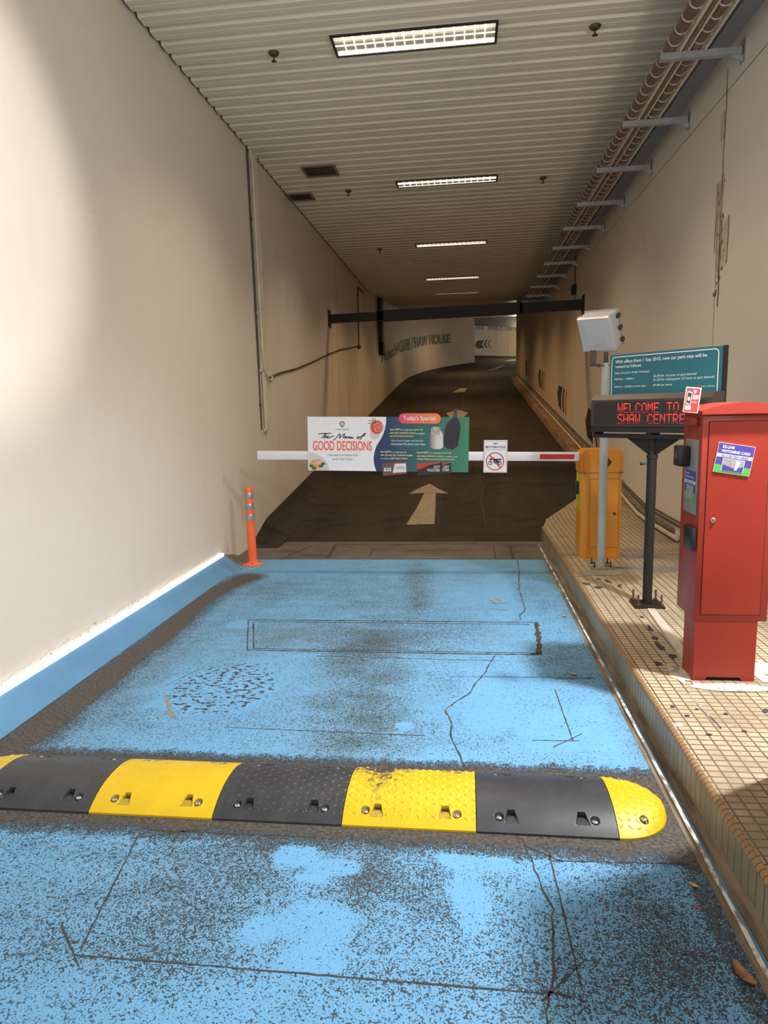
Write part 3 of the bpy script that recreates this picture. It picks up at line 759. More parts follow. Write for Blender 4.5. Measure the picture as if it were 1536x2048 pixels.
# ---- ceiling lamps
fx = [(-.385, 5.98, 1.30, .30), (-.215, 9.54, 1.30, .24), (-.225, 13.05, 1.27, .24), (-.26, 16.45, 1.23, .24), (-.19, 19.75, 1.2, .24)]
def mklamp(i, x, y, L, Wd):
    z = cz(y); th = math.atan(.0865) if y > 17.6 else 0
    lab = ['large lit ceiling lamp nearest the camera, with two rows of louvre cells', 'second lit ceiling lamp from the front, above the first sprinkler row behind it',
           'third lit ceiling lamp from the front, over the ramp', 'fourth lit ceiling lamp, thin bright bar before the last one', 'farthest lit ceiling lamp, just above the black height bar'][i]
    t = thing('ceiling_lamp', (x, y, z), lab, 'ceiling light', 'recessed lamps down the middle of the ceiling', rot=(th, 0, 0))
    a, b = L / 2, Wd / 2; fr = .018
    m = MB()
    for p, q in (((-a - fr, -b - fr, -.012), (a + fr, -b, .03)), ((-a - fr, b, -.012), (a + fr, b + fr, .03)), ((-a - fr, -b, -.012), (-a, b, .03)), ((a, -b, -.012), (a + fr, b, .03))): m.box(p, q)
    m.build('frame', M_frame, t, True)
    m = MB(); m.box((-a, -b, .012), (a, b, .02)); m.build('lens', M_lamp, t, True)
    m = MB(); nc = 16
    for k in range(1, nc): xx = -a + L * k / nc; m.box((xx - .004, -b, -.006), (xx + .004, b, .012))
    m.box((-a, -.005, -.006), (a, .005, .012)); m.box((-a, b - .018, -.004), (a, b, .012)); m.box((-a, -b, -.004), (a, -b + .010, .012))
    m.build('louvre', M_lampb, t, True)
    e = [40, 36, 40, 40, 34][i]
    light('lamp_glow', 'AREA', (x, y, z - .03), e, (1, .64, .32) if i > 1 else (1, .76, .50), None, shape='RECTANGLE', size=L, size_y=Wd, spread=radians(125))
for i, a in enumerate(fx): mklamp(i, *a)
light('lamp_glow_bend', 'AREA', (-.2, 25.5, cz(25.5) - .05), 30, (1, .66, .36), None, shape='RECTANGLE', size=1.2, size_y=.3, spread=radians(130))
light('lamp_glow_bend', 'AREA', (.4, 32, cz(32) - .05), 46, (1, .68, .38), None, shape='RECTANGLE', size=1.2, size_y=.3, spread=radians(140))
light('lamp_glow_far', 'POINT', (3.2, 42.5, 5.6), 150, (1, .82, .55), None, shadow_soft_size=.3)

# ---- sprinklers
def sprink(x, y, lab):
    z = cz(y); t = thing('sprinkler', (x, y, z), lab, 'sprinkler', 'sprinklers in the ceiling')
    m = MB(); m.lathe([(.046, 0), (.046, -.006), (.034, -.022), (.012, -.024)], (0, 0, 0), 16); m.build('escutcheon', M_rust, t, True)
    m = MB(); m.lathe([(.008, -.02), (.008, -.045), (.006, -.06), (.022, -.066), (.022, -.070)], (0, 0, 0), 12)
    m.build('nozzle', M_rust, t, True)
sprink(-1.56, 5.99, 'sprinkler left of the nearest ceiling lamp'); sprink(1.05, 6.03, 'sprinkler right of the nearest ceiling lamp')
sprink(-1.56, 9.66, 'small sprinkler left of the second ceiling lamp'); sprink(1.05, 9.65, 'small sprinkler right of the second ceiling lamp')
sprink(-1.56, 13.17, 'tiny sprinkler left of the third ceiling lamp')

# ---- vents
def vent(cx, cy, wx, wy, lab):
    t = thing('ceiling_vent', (cx, cy, ZC), lab, 'air vent', 'square vents in the ceiling')
    a, b = wx / 2, wy / 2; m = MB(); fr = .03
    for p, q in (((-a - fr, -b - fr, -.018), (a + fr, -b, .01)), ((-a - fr, b, -.018), (a + fr, b + fr, .01)), ((-a - fr, -b, -.018), (-a, b, .01)), ((a, -b, -.018), (a + fr, b, .01))): m.box(p, q)
    m.build('frame', M_vent, t, True)
    m = MB(); m.box((-a, -b, .004), (a, b, .008)); m.build('backing', M_void, t, True)
    m = MB()
    for i in range(12): xx = -a + wx * (i + .5) / 12; m.prism([(xx - .010, -.012), (xx - .006, -.014), (xx + .010, .002), (xx + .006, .004)], 'y', -b, b)
    for i in range(1, 4): yy = -b + wy * i / 4; m.box((-a, yy - .003, -.010), (a, yy + .003, 0))
    m.build('grille', M_ventd, t, True)
vent(-1.77, 8.82, .36, .32, 'square dark ceiling vent with brown frame, the nearer of two'); vent(-2.25, 9.78, .28, .26, 'square dark ceiling vent close to the left wall, the farther of two')

# ---- cable bridge on the right: brackets, pipes, trunking
by = [5.75, 6.98, 8.24, 9.53, 10.77, 12.02, 13.27, 14.52, 15.77, 17.02, 18.3, 19.6, 20.9]
places = ['nearest the camera', 'second from the camera', 'third from the camera', 'fourth from the camera', 'fifth from the camera', 'sixth from the camera', 'seventh from the camera', 'eighth from the camera', 'ninth from the camera', 'tenth from the camera', 'eleventh from the camera', 'twelfth from the camera', 'farthest from the camera']
BZ = 4.08
def bracket():
    t = thing('wall_bracket', (XR, 5.75, BZ), '', 'bracket', 'steel brackets carrying the pipes on the right wall')
    m = MB()
    m.box((-.60, -.022, -.004), (-.02, .022, 0)); m.box((-.60, -.022, 0), (-.02, -.018, .045)); m.box((-.60, .018, 0), (-.02, .022, .045))
    m.build('arm', M_gal, t, True)
    m = MB(); m.box((-.008, -.045, -.06), (0, .045, .10)); m.prism([(-.10, -.004), (-.008, -.004), (-.008, -.05)], 'y', -.003, .003)
    m.build('wall_plate', M_gal, t, True)
    return t
b0 = bracket()
for i, y in enumerate(by):
    o = b0 if i == 0 else copy_tree(b0)
    o.location = (XR, y, BZ + cz(y) - ZC)
    o['label'] = 'grey steel pipe bracket high on the right wall, %s' % places[i]
def runp(x, dz, y0_=1.0, y1_=27.5, step=.5):
    out = []; y = y0_
    while y <= y1_: out.append((x, y, BZ + .045 + dz + cz(y) - ZC)); y += step
    return out
def hose(x, r, lab):
    t = thing('ribbed_hose', (x, 4, BZ + .045 + r), lab, 'pipe', 'pipes lying on the wall brackets')
    m = MB(); m.tube(runp(x, r), r, 12); m.build('hose_body', M_pipeR, t)
    m = MB()
    for k in range(80):
        y = 4.2 + k * .16
        if y > 17: break
        m.lathe([(r + .001, -.006), (r + .006, -.003), (r + .006, .003), (r + .001, .006)], (x, y, BZ + .045 + r), 12, 0, 'y')
    m.build('clamp_ring', M_ring, t)['kind'] = 'stuff'
hose(1.555, .046, 'red brown ribbed hose, leftmost of the pipes on the brackets'); hose(1.735, .046, 'second red brown ribbed hose, between the thin pipes')
for x, r, m_, lab in ((1.622, .014, M_pipeW, 'thin cream pipe just right of the leftmost ribbed hose'), (1.655, .014, M_pipeD, 'thin brown pipe between the two ribbed hoses'), (1.682, .010, M_pipeW, 'thinnest cream pipe just left of the second ribbed hose'), (1.805, .012, M_pipeW, 'thin cream pipe between the second ribbed hose and the trunking')):
    mb = MB(); mb.tube(runp(x, r), r, 8); tag(mb.build('conduit', m_), lab, 'pipe', 'pipes lying on the wall brackets')
mb = MB(); pts = runp(1.92, 0)
for a, b in zip(pts, pts[1:]):
    v = []
    for p in (a, b): v += [(1.835, p[1], p[2]), (1.975, p[1], p[2]), (1.975, p[1], p[2] + .07), (1.835, p[1], p[2] + .07)]
    mb.add(v, [(0, 4, 5, 1), (1, 5, 6, 2), (2, 6, 7, 3), (3, 7, 4, 0)], 0)
tag(mb.build('cable_trunking', M_trunk), 'flat dark grey cable trunking nearest the right wall on the brackets', 'cable trunking')
# small junction box on the right wall
t = thing('junction_box', (XR, 13.4, 3.62), 'small dark junction box with a cable on the right wall above the black bar', 'junction box')
mb = MB(); mb.bbox((XR - .07, 13.30, 3.56), (XR, 13.52, 3.72), .008); mb.build('housing', M_black, t)
mb = MB(); mb.tube([(XR - .02, 13.4, 3.70), (XR - .02, 13.42, 4.5)], .012, 6); mb.tube([(XR - .02, 13.36, 3.58), (XR - .02, 13.36, 3.34)], .008, 6); mb.build('cable', M_cable, t)

# ---- pipes on the left wall
for k, y in enumerate((8.03, 8.09, 8.15, 8.21)):
    mb = MB(); bot = [2.02, 1.30, 1.28, 2.0][k]; r = .022
    p = [(XL + .028, y, 4.56), (XL + .028, y - .03 * 0, 3.5), (XL + .028, y + .01, bot + .1), (XL + .028, y + .01, bot + .03), (XL + .004, y + .01, bot)]
    mb.tube(p, r, 10)
    for zz in (2.7, 3.7): mb.lathe([(.027, -.02), (.027, .02)], (XL + .028, y, zz), 10)
    tag(mb.build('wall_conduit', M_pipeW), ['cream conduit down the left wall, first from the camera, stopping at the cable bend', 'cream conduit down the left wall, second from the camera, reaching lowest with its neighbour', 'cream conduit down the left wall, third from the camera, reaching the lowest end', 'cream conduit down the left wall, farthest of the four'][k], 'pipe', 'vertical conduits on the left wall')
mb = MB()
mb.tube([(XL + .012, 7.955, 4.5), (XL + .012, 7.965, 3.4), (XL + .012, 7.97, 2.3), (XL + .015, 7.96, 1.7), (XL + .012, 7.97, 1.32)], .009, 8)
for zz in (3.75, 2.72, 1.62): mb.lathe([(.016, -.012), (.016, .012)], (XL + .012, 7.965, zz), 8)
tag(mb.build('wall_cable', M_cable), 'thin dark cable down the left wall beside the cream conduits', 'cable')
mb = MB()
mb.tube([(XL + .055, 8.0, 4.4), (XL + .055, 8.0, 3.0), (XL + .06, 8.01, 2.25), (XL + .06, 8.06, 2.05), (XL + .06, 8.18, 1.93), (XL + .055, 8.34, 1.91), (XL + .04, 8.44, 1.97)], .016, 8)
tag(mb.build('wall_cable', M_pipeW), 'thick cream cable bending up at the foot of the left wall conduits', 'cable')
mb = MB()
pth = [(8.36, 1.955), (8.9, 2.04), (9.7, 2.13), (10.8, 2.29), (12.2, 2.52), (13.4, 2.70), (14.6, 2.83), (15.85, 2.98)]
mb.tube([(XL + .02, a, b) for a, b in pth], .013, 8)
mb.tube([(XL + .02, 15.88, 2.96), (XL + .02, 15.92, 3.6), (XL + .02, 16.0, 4.32)], .014, 8); mb.tube([(XL + .02, 16.0, 4.32), (XL + .02, 16.4, 4.34), (XL + .02, 16.8, 4.32)], .014, 8)
tag(mb.build('wall_cable', M_cable), 'dark cable climbing the left wall from the conduits towards the black bar', 'cable')
mb = MB(); mb.bbox((XL, 15.78, 2.93), (XL + .05, 16.05, 3.0), .01); tag(mb.build('cable_joint', M_cable), 'small dark cable joint on the left wall where the sloping cable turns up', 'cable joint')
t = thing('cable_ladder', (XL, 20, 3.1), 'tall narrow black cable ladder on the left wall behind the bar', 'cable ladder')
mb = MB(); mb.box((XL, 19.75, 3.42), (XL + .12, 20.25, 4.65)); mb.build('cover', M_black, t)
mb = MB()
for zz in (3.12, 3.18, 3.24, 3.30, 3.36): mb.box((XL, 19.75, zz), (XL + .12, 20.25, zz + .028))
mb.box((XL, 19.75, 3.08), (XL + .12, 19.79, 3.42)); mb.box((XL, 20.21, 3.08), (XL + .12, 20.25, 3.42)); mb.build('rungs', M_black, t)

# ---- height limit bar
t = thing('height_bar', (-.2, 12.5, 3.25), 'long black steel height bar spanning the tunnel between both walls', 'height bar')
def beamseg(xa, xb, h, nm):
    def zc(x): return 3.175 + (x - XL) * (3.24 - 3.175) / (XR - XL)
    m = MB(); d = .05
    v = []
    for x in (xa, xb):
        z = zc(x); v += [(x, 12.5 - d, z - h), (x, 12.5 + d, z - h), (x, 12.5 + d, z + h), (x, 12.5 - d, z + h)]
    m.add(v, [(0, 1, 5, 4), (1, 2, 6, 5), (2, 3, 7, 6), (3, 0, 4, 7), (0, 3, 2, 1), (4, 5, 6, 7)])
    m.build(nm, M_black, t)
beamseg(XL + .01, -1.45, .075, 'end_section'); beamseg(-1.56, 1.02, .095, 'middle_section'); beamseg(.98, XR - .01, .085, 'end_section')
for x0_, x1_, zc_ in ((XL, XL + .02, 3.175), (XR - .02, XR, 3.24)):
    mb = MB(); mb.box((x0_, 12.40, zc_ - .15), (x1_, 12.60, zc_ + .16)); mb.build('wall_plate', M_black, t)

# ---- flexible bollard
BX, BY = -2.165, 6.52
t = thing('bollard', (BX, BY, 0), 'orange flexible bollard with three grey reflective bands at the left edge of the blue floor', 'bollard')
mb = MB(); mb.lathe([(.10, 0), (.10, .008), (.085, .016), (.055, .024), (.045, .03)], (BX, BY, 0), 28); mb.build('base', M_bollard, t)
mb = MB(); mb.lathe([(.046, .028), (.044, .3), (.040, .60), (.040, .77), (.034, .785), (.02, .79)], (BX, BY, 0), 28); mb.build('post', M_bollard, t)
for z in (.46, .57, .68):
    mb = MB(); mb.lathe([(.0425, 0), (.0430, .002), (.0425, .058), (.0415, .06)], (BX, BY, z), 28); mb.build('reflective_band', M_reflect, t)
for a in (0.3, 1.7, 3.8, 5.0):
    mb = MB(); mb.lathe([(.010, 0), (.010, .010), (.006, .013)], (BX + .07 * cos(a), BY + .07 * sin(a), .015), 8); mb.build('bolt', M_rust, t)

# ---- speed hump
M_hy = None
def hump_mat(name, col, scuff, darkcol, wornamt):
    m, tt, b = nt(name)
    a = tt.nodes.new('ShaderNodeAttribute'); a.attribute_name = 'recess'
    n = ramp_(tt, noise_(tt, objco(tt), 9, 5, .7), .42, .62)
    c = mix_(tt, math_(tt, 'MULTIPLY', n, scuff), col, tuple(min(1, k * 1.35 + .01) for k in col))
    if wornamt:
        d = tt.nodes.new('ShaderNodeAttribute'); d.attribute_name = 'worn'
        w_ = ramp_(tt, math_(tt, 'ADD', noise_(tt, objco(tt), 32, 4, .7), d.outputs['Fac']), .95, 1.1)
        c = mix_(tt, w_, c, darkcol)
    c = mix_(tt, a.outputs['Fac'], c, darkcol)  # recess pockets and bolt holes coloured darker than the rubber
    tt.links.new(c, b.inputs['Base Color']); b.inputs['Roughness'].default_value = .42
    bump_(tt, b, noise_(tt, objco(tt), 300, 2), .05, .002)
    return m
M_yel = hump_mat('yellow_rubber', (.63, .425, .006), .25, (.06, .055, .045), 1)
M_hblk = hump_mat('black_rubber', (.030, .034, .043), .6, (.010, .010, .011), 1)
HY0, HW, HH = 2.275, .405, .056
def hz(v): return .008 + HH * (1 - abs(2 * v - 1) ** 2.3)
def bolts_local(): return [(.083, .055), (.430, .055), (.083, .335), (.430, .335)]
rec_local = [(.128, .030, 1), (.385, .035, 1), (.128, .375, -1), (.385, .375, -1)]
def section(name, x0_, x1_, mat, lab, tread, cap=0, worn=None, boltmat=M_metal):
    w_ = x1_ - x0_
    t = thing(name, (x0_ + w_ / 2, HY0 + HW / 2, 0), lab, 'speed hump', 'yellow and black sections of the speed hump')
    mb = MB(); vs = []; rec = []; wn = []
    nx, ny = int(abs(w_) / .0019), int(HW / .0019)
    for j in range(ny + 1):
        v = j / ny
        for i in range(nx + 1):
            u = i / nx; X = u * w_
            if cap:
                uu = u if cap > 0 else 1 - u
                k = sqrt(max(0, 1 - uu ** 2.2)); yy = .5 + (v - .5) * (k * .98 + .02)
                z = .006 + (hz(v) - .006) * (k ** .8)
                x_, y_ = X, yy * HW
            else:
                z = hz(v); x_, y_ = X, v * HW
            r = 0
            # raised tread bars, alternating diagonals
            if tread:
                gx, gy = x_ / .030, y_ / .026; ix, iy = math.floor(gx), math.floor(gy)
                lx, ly = (gx - ix - .5) * .030, (gy - iy - .5) * .026
                s_ = 1 if (ix + iy) % 2 else -1
                p_, q_ = (lx * .8 + s_ * ly * .6), (-s_ * lx * .6 + ly * .8)
                if .02 < y_ < HW - .02: z += tread * max(0, 1 - (p_ / .0095) ** 4) * max(0, 1 - (q_ / .0030) ** 2)
            if not cap:
                for bx, by_ in bolts_local():
                    d = hypot(x_ - bx, y_ - by_)
                    if d < .017: z -= .010 * min(1, (.017 - d) / .004); r = max(r, .75)
                for rx, ry, s_ in rec_local:
                    # a pocket: deep square end up the slope, ramp running out to the edge
                    l = (y_ - ry) * s_ if s_ > 0 else (ry - y_)
                    if 0 < l < .052:
                        hw = .026 - .014 * (l / .052)
                        if abs(x_ - rx) < hw:
                            z = min(z, z - .016 * (l / .052)) if l < .044 else z - .020
                            r = 1 if l > .036 else max(r, .45)
            else:
                for bx, by_ in ((.06 if cap > 0 else w_ - .06, .34), (.10 if cap > 0 else w_ - .10, .075)):
                    if hypot(x_ - bx, y_ - by_) < .016: z -= .009; r = max(r, .8)
            vs.append((x0_ + x_, HY0 + y_, z)); rec.append(r)
            wn.append(worn(u, v) if worn else 0)
    fs = [(j * (nx + 1) + i, j * (nx + 1) + i + 1, (j + 1) * (nx + 1) + i + 1, (j + 1) * (nx + 1) + i) for j in range(ny) for i in range(nx)]
    mb.add(vs, fs, 0, True)
    # skirt down to the road
    per = [i for i in range(nx + 1)] + [j * (nx + 1) + nx for j in range(1, ny + 1)] + [ny * (nx + 1) + i for i in range(nx - 1, -1, -1)] + [j * (nx + 1) for j in range(ny - 1, 0, -1)]
    sk = [(vs[k][0], vs[k][1], 0) for k in per]; o0 = len(mb.v); mb.v += sk; m_ = len(per)
    for a in range(m_):
        b = (a + 1) % m_; mb.f.append([per[a], o0 + a, o0 + b, per[b]]); mb.m.append(0); mb.sm.append(False)
    mb.recalc = False
    ob = mb.build('rubber_body', mat, t)
    me = ob.data; N = len(me.vertices)
    for nm, arr in (('recess', rec), ('worn', wn)):
        at = me.attributes.new(nm, 'FLOAT', 'POINT'); at.data.foreach_set('value', (arr + [0.] * N)[:N])
    bl = bolts_local() if not cap else [(.06 if cap > 0 else w_ - .06, .34), (.10 if cap > 0 else w_ - .10, .075)]
    for bx, by_ in bl:
        zz = hz(by_ / HW) - .008
        mb = MB(); mb.lathe([(.0115, -.002), (.0115, .003), (.008, .006), (.003, .0065)], (x0_ + bx, HY0 + by_, zz), 10); mb.build('bolt', boltmat, t)
g = 'speed_hump_section'
section(g, -2.19, -1.983, M_yel, 'yellow rounded end of the speed hump at the left edge by the wall', .0022, cap=-1)
section(g, -1.980, -1.483, M_hblk, 'leftmost black section of the speed hump, next to its far left yellow end', .0010)
section(g, -1.480, -.977, M_yel, 'smooth yellow section of the speed hump, left of the patterned black one', .0007, worn=lambda u, v: .12 * (v > .6))
section(g, -.974, -.472, M_hblk, 'black section with raised tread between the two square yellow sections', .0030)
section(g, -.469, .031, M_yel, 'scuffed yellow section with raised tread near the middle right of the speed hump', .0034, worn=lambda u, v: max(0, .62 - abs(u - .25) * .9) * (.45 + .75 * v))
section(g, .034, .538, M_hblk, 'smooth black section of the speed hump beside its right yellow end', 0)
section(g, .541, .748, M_yel, 'yellow rounded end of the speed hump at the right kerb', .0026, cap=1)

# ---- barrier machine
t = thing('barrier_machine', (1.20, 6.2, .17), 'orange barrier machine cabinet standing on the tiled island behind the grey pole', 'barrier')
X0, X1, Y0, Y1 = 1.035, 1.385, 6.05, 6.38
c_ = .045
prof = [(X0 + c_, Y0), (X1 - c_, Y0), (X1, Y0 + c_), (X1, Y1 - c_), (X1 - c_, Y1), (X0 + c_, Y1), (X0, Y1 - c_), (X0, Y0 + c_)]
prof = [(a - .015, b) for a, b in prof]
mb = MB(); mb.prism(prof, 'z', .17, .935); mb.build('body', M_orange, t)
# rounded hood
mb = MB(); hp = []
for i in range(9): a = pi - (pi / 2) * i / 8; hp.append((X0 - .022 + .075 + .075 * cos(a), 1.085 + .055 * sin(a)))
for i in range(9): a = pi / 2 - (pi / 2) * i / 8; hp.append((X1 - .008 - .075 + .075 * cos(a), 1.085 + .055 * sin(a)))
hp = [(X0 - .022, .94)] + hp + [(X1 - .008, .94)]
bm = bmesh.new(); f0 = bm.faces.new([bm.verts.new((a, Y0 - .006, b)) for a, b in hp]); r_ = bmesh.ops.extrude_face_region(bm, geom=[f0])
for e in r_['geom']:
    if isinstance(e, bmesh.types.BMVert): e.co.y = Y1 + .006
eds = [e for e in bm.edges if abs(e.verts[0].co.y - e.verts[1].co.y) < 1e-5 and e.verts[0].co.z + e.verts[1].co.z > 1.89]
bmesh.ops.bevel(bm, geom=eds, offset=.04, segments=4, affect='EDGES')
mb.frombm(bm, 0, True); mb.build('hood', M_orange, t)
mb = MB(); mb.box((X0 - .010, Y0 - .002, .934), (X1 - .012, Y0 + .03, .941)); mb.build('hood_seam', M_seam, t)
mb = MB()
for a, b in (((1.090, Y0 - .002, .270), (1.093, Y0 + .01, .884)), ((1.336, Y0 - .002, .270), (1.339, Y0 + .01, .884)), ((1.09, Y0 - .002, .268), (1.339, Y0 + .01, .2715)), ((1.09, Y0 - .002, .882), (1.339, Y0 + .01, .886))): mb.box(a, b, 1)
mb.box((1.094, Y0 - .004, .273), (1.335, Y0 + .01, .881), 0); dr = mb.build('door', [M_orange, M_seam], t)
mb = MB(); mb.lathe([(.013, 0), (.013, -.006), (.006, -.007), (.004, -.010)], (1.305, Y0 - .003, .575), 14, 0, 'y'); mb.build('lock', M_rust, dr)
mb = MB(); pl = Plane((1.214, Y0 - .006, 1.028), (1, 0, 0), (0, 0, 1)); p_put(mb, pl, [(-.058, 0), (-.02, -.045), (.02, -.045), (.058, 0), (.02, .045), (-.02, .045)], .003); mb.build('black_badge', M_blkpl, t)
M_ylab = pm('yellow_green_label', (.55, .50, .03), .5, var=.3, vs=30)
mb = MB(); mb.box((X0 - .018, Y0 + .06, .60), (X0 - .0145, Y1 - .06, .92)); mb.build('side_label', M_ylab, t)
mb = MB(); mb.bbox((X0 - .055, Y0 + .12, .735), (X0 - .016, Y0 + .20, .85), .006); mb.build('side_sensor', M_blkpl, t)

# boom arm and the signs it carries
armt = thing('boom_arm', (1.0, 6.15, 1.075), 'long white boom arm across the road with a red end patch', 'boom arm', rot=(0, .0215, 0))
pa = Plane((0, -.022, 0), (1, 0, 0), (0, 0, 1))
mb = MB(); mb.bbox((-2.935, -.02, -.040), (.011, .02, .040), .005); mb.build('arm', M_white, armt, True)
mb = MB(); p_put(mb, pa, [(-.335, -.022), (-.035, -.022), (-.035, .022), (-.335, .022)], .0005); mb.build('red_patch', M_ink_r, armt, True)
mb = MB(); mb.box((-.83, -.028, -.06), (-.824, .028, .055)); mb.build('cable_tie', M_white, armt, True)

BT = thing('banner_sign', (-.702, 6.112, 1.219), 'wide white and blue green promotional banner mounted on the boom arm', 'sign', rot=(0, .026, 0))
mb = MB(); mb.box((-.738, 0, -.247), (.738, .006, .247)); mb.build('board', M_boardw, BT, True)
PB = Plane((0, 0, 0), (1, 0, 0), (0, 0, 1))
def U(px, py): return ((px - 68) / 1378 * 1.476 - .738, .2475 - (py - 97) / 463 * .495)
def grad_mat(name, c0, c1, x0_, x1_, c2=None):
    m, tt, b = nt(name); sp = tt.nodes.new('ShaderNodeSeparateXYZ'); tt.links.new(objco(tt), sp.inputs[0])
    f = ramp_(tt, sp.outputs[0], x0_, x1_)
    tt.links.new(mix_(tt, f, c0, c1), b.inputs['Base Color']); b.inputs['Roughness'].default_value = .4
    return m
M_navy = grad_mat('navy_to_green_print', (.012, .035, .12), (.035, .22, .13), -.05, .72)
M_pill = grad_mat('pink_to_orange_print', (.75, .05, .16), (.88, .24, .03), .11, .48)
mb = MB()
curve = [(748, 97), (748, 140), (738, 200), (720, 250), (695, 295), (665, 345), (648, 395), (641, 440), (642, 480), (650, 520), (665, 560)]
for a, b in zip(curve, curve[1:]):
    p_put(mb, PB, [U(*a), U(*b), U(1446, b[1]), U(1446, a[1])], .001)
mb.build('blue_green_panel', M_navy, BT, True)
mb = MB(); r_ = (153 - 67) / 2
pts = [U(898 + 0 + r_ * -1 * cos(a), 110 + r_ * sin(a)) for a in [-pi / 2 + pi * i / 12 for i in range(13)]] + [U(1166 + r_ * cos(a), 110 + r_ * sin(a)) for a in [pi / 2 - pi * i / 12 for i in range(13)]]
n = len(pts); mb.add([PB.at(a, b, .002) for a, b in pts] + [PB.at(a, b, .006) for a, b in pts], [tuple(range(n, 2 * n))] + [(i, (i + 1) % n, n + (i + 1) % n, n + i) for i in range(n)], 0)
mb.build('specials_tab', M_pill, BT, True)
def bt(mb, s, x0_, y0_, x1_, y1_, d=.003, **k):
    a = U(x0_, y1_); b = U(x1_, y0_); t_put(mb, PB, s, a[0], a[1], b[0] - a[0], b[1] - a[1], d, **k)
def btp(nm, mat, s, *a, **k):
    m = MB(); bt(m, s, *a, **k); m.build(nm, mat, BT, True)
btp('tab_text', M_ink_w, "Today's Specials", 893, 86, 1170, 138, .008, bold=.012)
btp('voucher_text', M_ink_w, '$25', 728, 528, 794, 562, .010, bold=.03); btp('voucher_text', M_ink_w, 'GIFT', 1156, 506, 1208, 528, .010, bold=.01); btp('voucher_text', M_ink_w, 'VOUCHER', 1098, 532, 1208, 556, .010, bold=.01); btp('voucher_text', M_ink_w, 'GIFT', 1236, 506, 1284, 528, .010, bold=.01); btp('voucher_text', M_ink_w, 'CHER', 1228, 530, 1286, 552, .010, bold=.01)
for s, a in (('in a maximum of', (872, 197, 1002, 213)), ('to redeem', (1000, 227, 1076, 243)), ('- Wine Vacuum Stopper with Date Dial', (782, 289, 1062, 308)), ('- Gel-Insulated Wine Bottle Cooler Sleeve', (782, 316, 1084, 335)), ('in a maximum of', (792, 386, 918, 402)), ('in a maximum of', (1112, 390, 1236, 406)), ('to redeem a pair', (1234, 422, 1356, 438)), ('to redeem a', (700, 442, 786, 456))):
    btp('white_text_line', M_ink_w, s, *a)
for s, a in (('Spend $80*', (780, 195, 868, 213)), ('two (2)', (1004, 195, 1060, 213)), ('same-day combined receipts', (780, 223, 996, 243)), ('one (1) exclusive premium.', (780, 250, 982, 268)),
             ('Spend $200*', (700, 384, 788, 403)), ('two (2) same-day combined receipts', (700, 412, 974, 432)), ('$25 Centre Voucher', (790, 440, 936, 457)),
             ('Spend $600*', (1012, 388, 1108, 407)), ('two (2)', (1240, 390, 1298, 408)), ('same-day combined receipts', (1012, 418, 1230, 437)), ('of Shaw Theatres premiere Movie Vouchers', (1012, 444, 1332, 462))):
    btp('yellow_text_line', M_ink_y, s, *a, bold=.012)
mb = MB(); bt(mb, 'GOOD DECISIONS', 112, 302, 626, 386, .003, bold=.018); mb.build('headline', M_ink_o, BT, True)
btp('date_text', M_ink_g, '1 September to 4 October 2026', 238, 414, 502, 438); btp('place_text', M_ink_g, 'Level 2, Shaw Centre', 280, 448, 458, 470); btp('crest_caption', M_ink_g, 'SHAW CENTRE', 312, 198, 428, 212)
mb = MB()
script = [[(160, 246), (200, 238), (240, 240), (275, 236)], [(222, 240), (208, 262), (190, 280)], [(232, 240), (222, 262), (208, 282)], [(208, 276), (226, 262), (232, 266), (226, 280)], [(236, 272), (250, 268), (252, 262), (243, 264), (237, 274), (246, 280), (262, 274), (288, 262), (300, 262)],
          [(290, 298), (312, 284), (330, 262), (352, 240), (350, 262), (344, 282)], [(346, 280), (366, 260), (392, 240), (384, 262), (378, 282)], [(388, 274), (404, 268), (402, 262), (392, 270), (394, 280), (412, 276)], [(414, 280), (420, 266), (414, 280), (430, 266), (436, 268), (430, 280)], [(440, 266), (436, 278), (444, 280), (456, 266), (452, 280), (470, 276)],
          [(506, 266), (496, 278), (506, 282), (518, 270), (506, 266), (524, 270), (540, 262), (560, 246), (575, 240), (562, 238), (548, 252), (534, 276), (520, 296)], [(532, 262), (568, 256)]]
for st in script: line_put(mb, PB, [U(*p) for p in st], .0075, .003)
mb.build('script_lettering', M_ink_k, BT, True)
# crest
mb = MB(); p_put(mb, PB, [U(342, 150), U(358, 136), U(380, 136), U(396, 150), U(388, 172), U(370, 192), U(350, 172)], .002); mb.build('crest', M_ink_g, BT, True)
mb = MB(); bt(mb, 'SB', 354, 146, 386, 170, .004, bold=.03); mb.build('crest_letters', M_ink_y, BT, True)
# printed pictures: sliced fruit, plate of food, steel stopper, bottle sleeve, vouchers
M_fruit = pm('red_fruit_print', (.62, .07, .04), .4, var=.5, vs=60); M_leafp = pm('leaf_print', (.05, .16, .05), .5, var=.5, vs=60)
M_plate = pm('plate_print', (.62, .60, .58), .4, var=.05); M_food = pm('food_print', (.72, .36, .16), .4, var=.6, vs=70); M_pink = pm('salmon_print', (.85, .45, .36), .4, var=.2, vs=90)
mb = MB()
p_put(mb, PB, disc_pts(*U(650, 242), .045, .05), .0015, 3)
p_put(mb, PB, disc_pts(*U(668, 185), .060, .062), .002, 0); ring_put(mb, PB, *U(680, 186), .036, .041, .003, 1)
for k in range(8): a = k * pi / 4; c = U(680, 186); line_put(mb, PB, [c, (c[0] + .034 * cos(a), c[1] + .034 * sin(a))], .003, .003, 1)
for q in ([(640, 150), (632, 104)], [(645, 150), (655, 108)], [(632, 152), (590, 150)], [(640, 140), (600, 122)]): line_put(mb, PB, [U(*p) for p in q], .006, .003, 2)
mb.build('fruit_picture', [M_fruit, M_pink, M_leafp, M_plate], BT, True)
mb = MB(); c = U(78, 556)
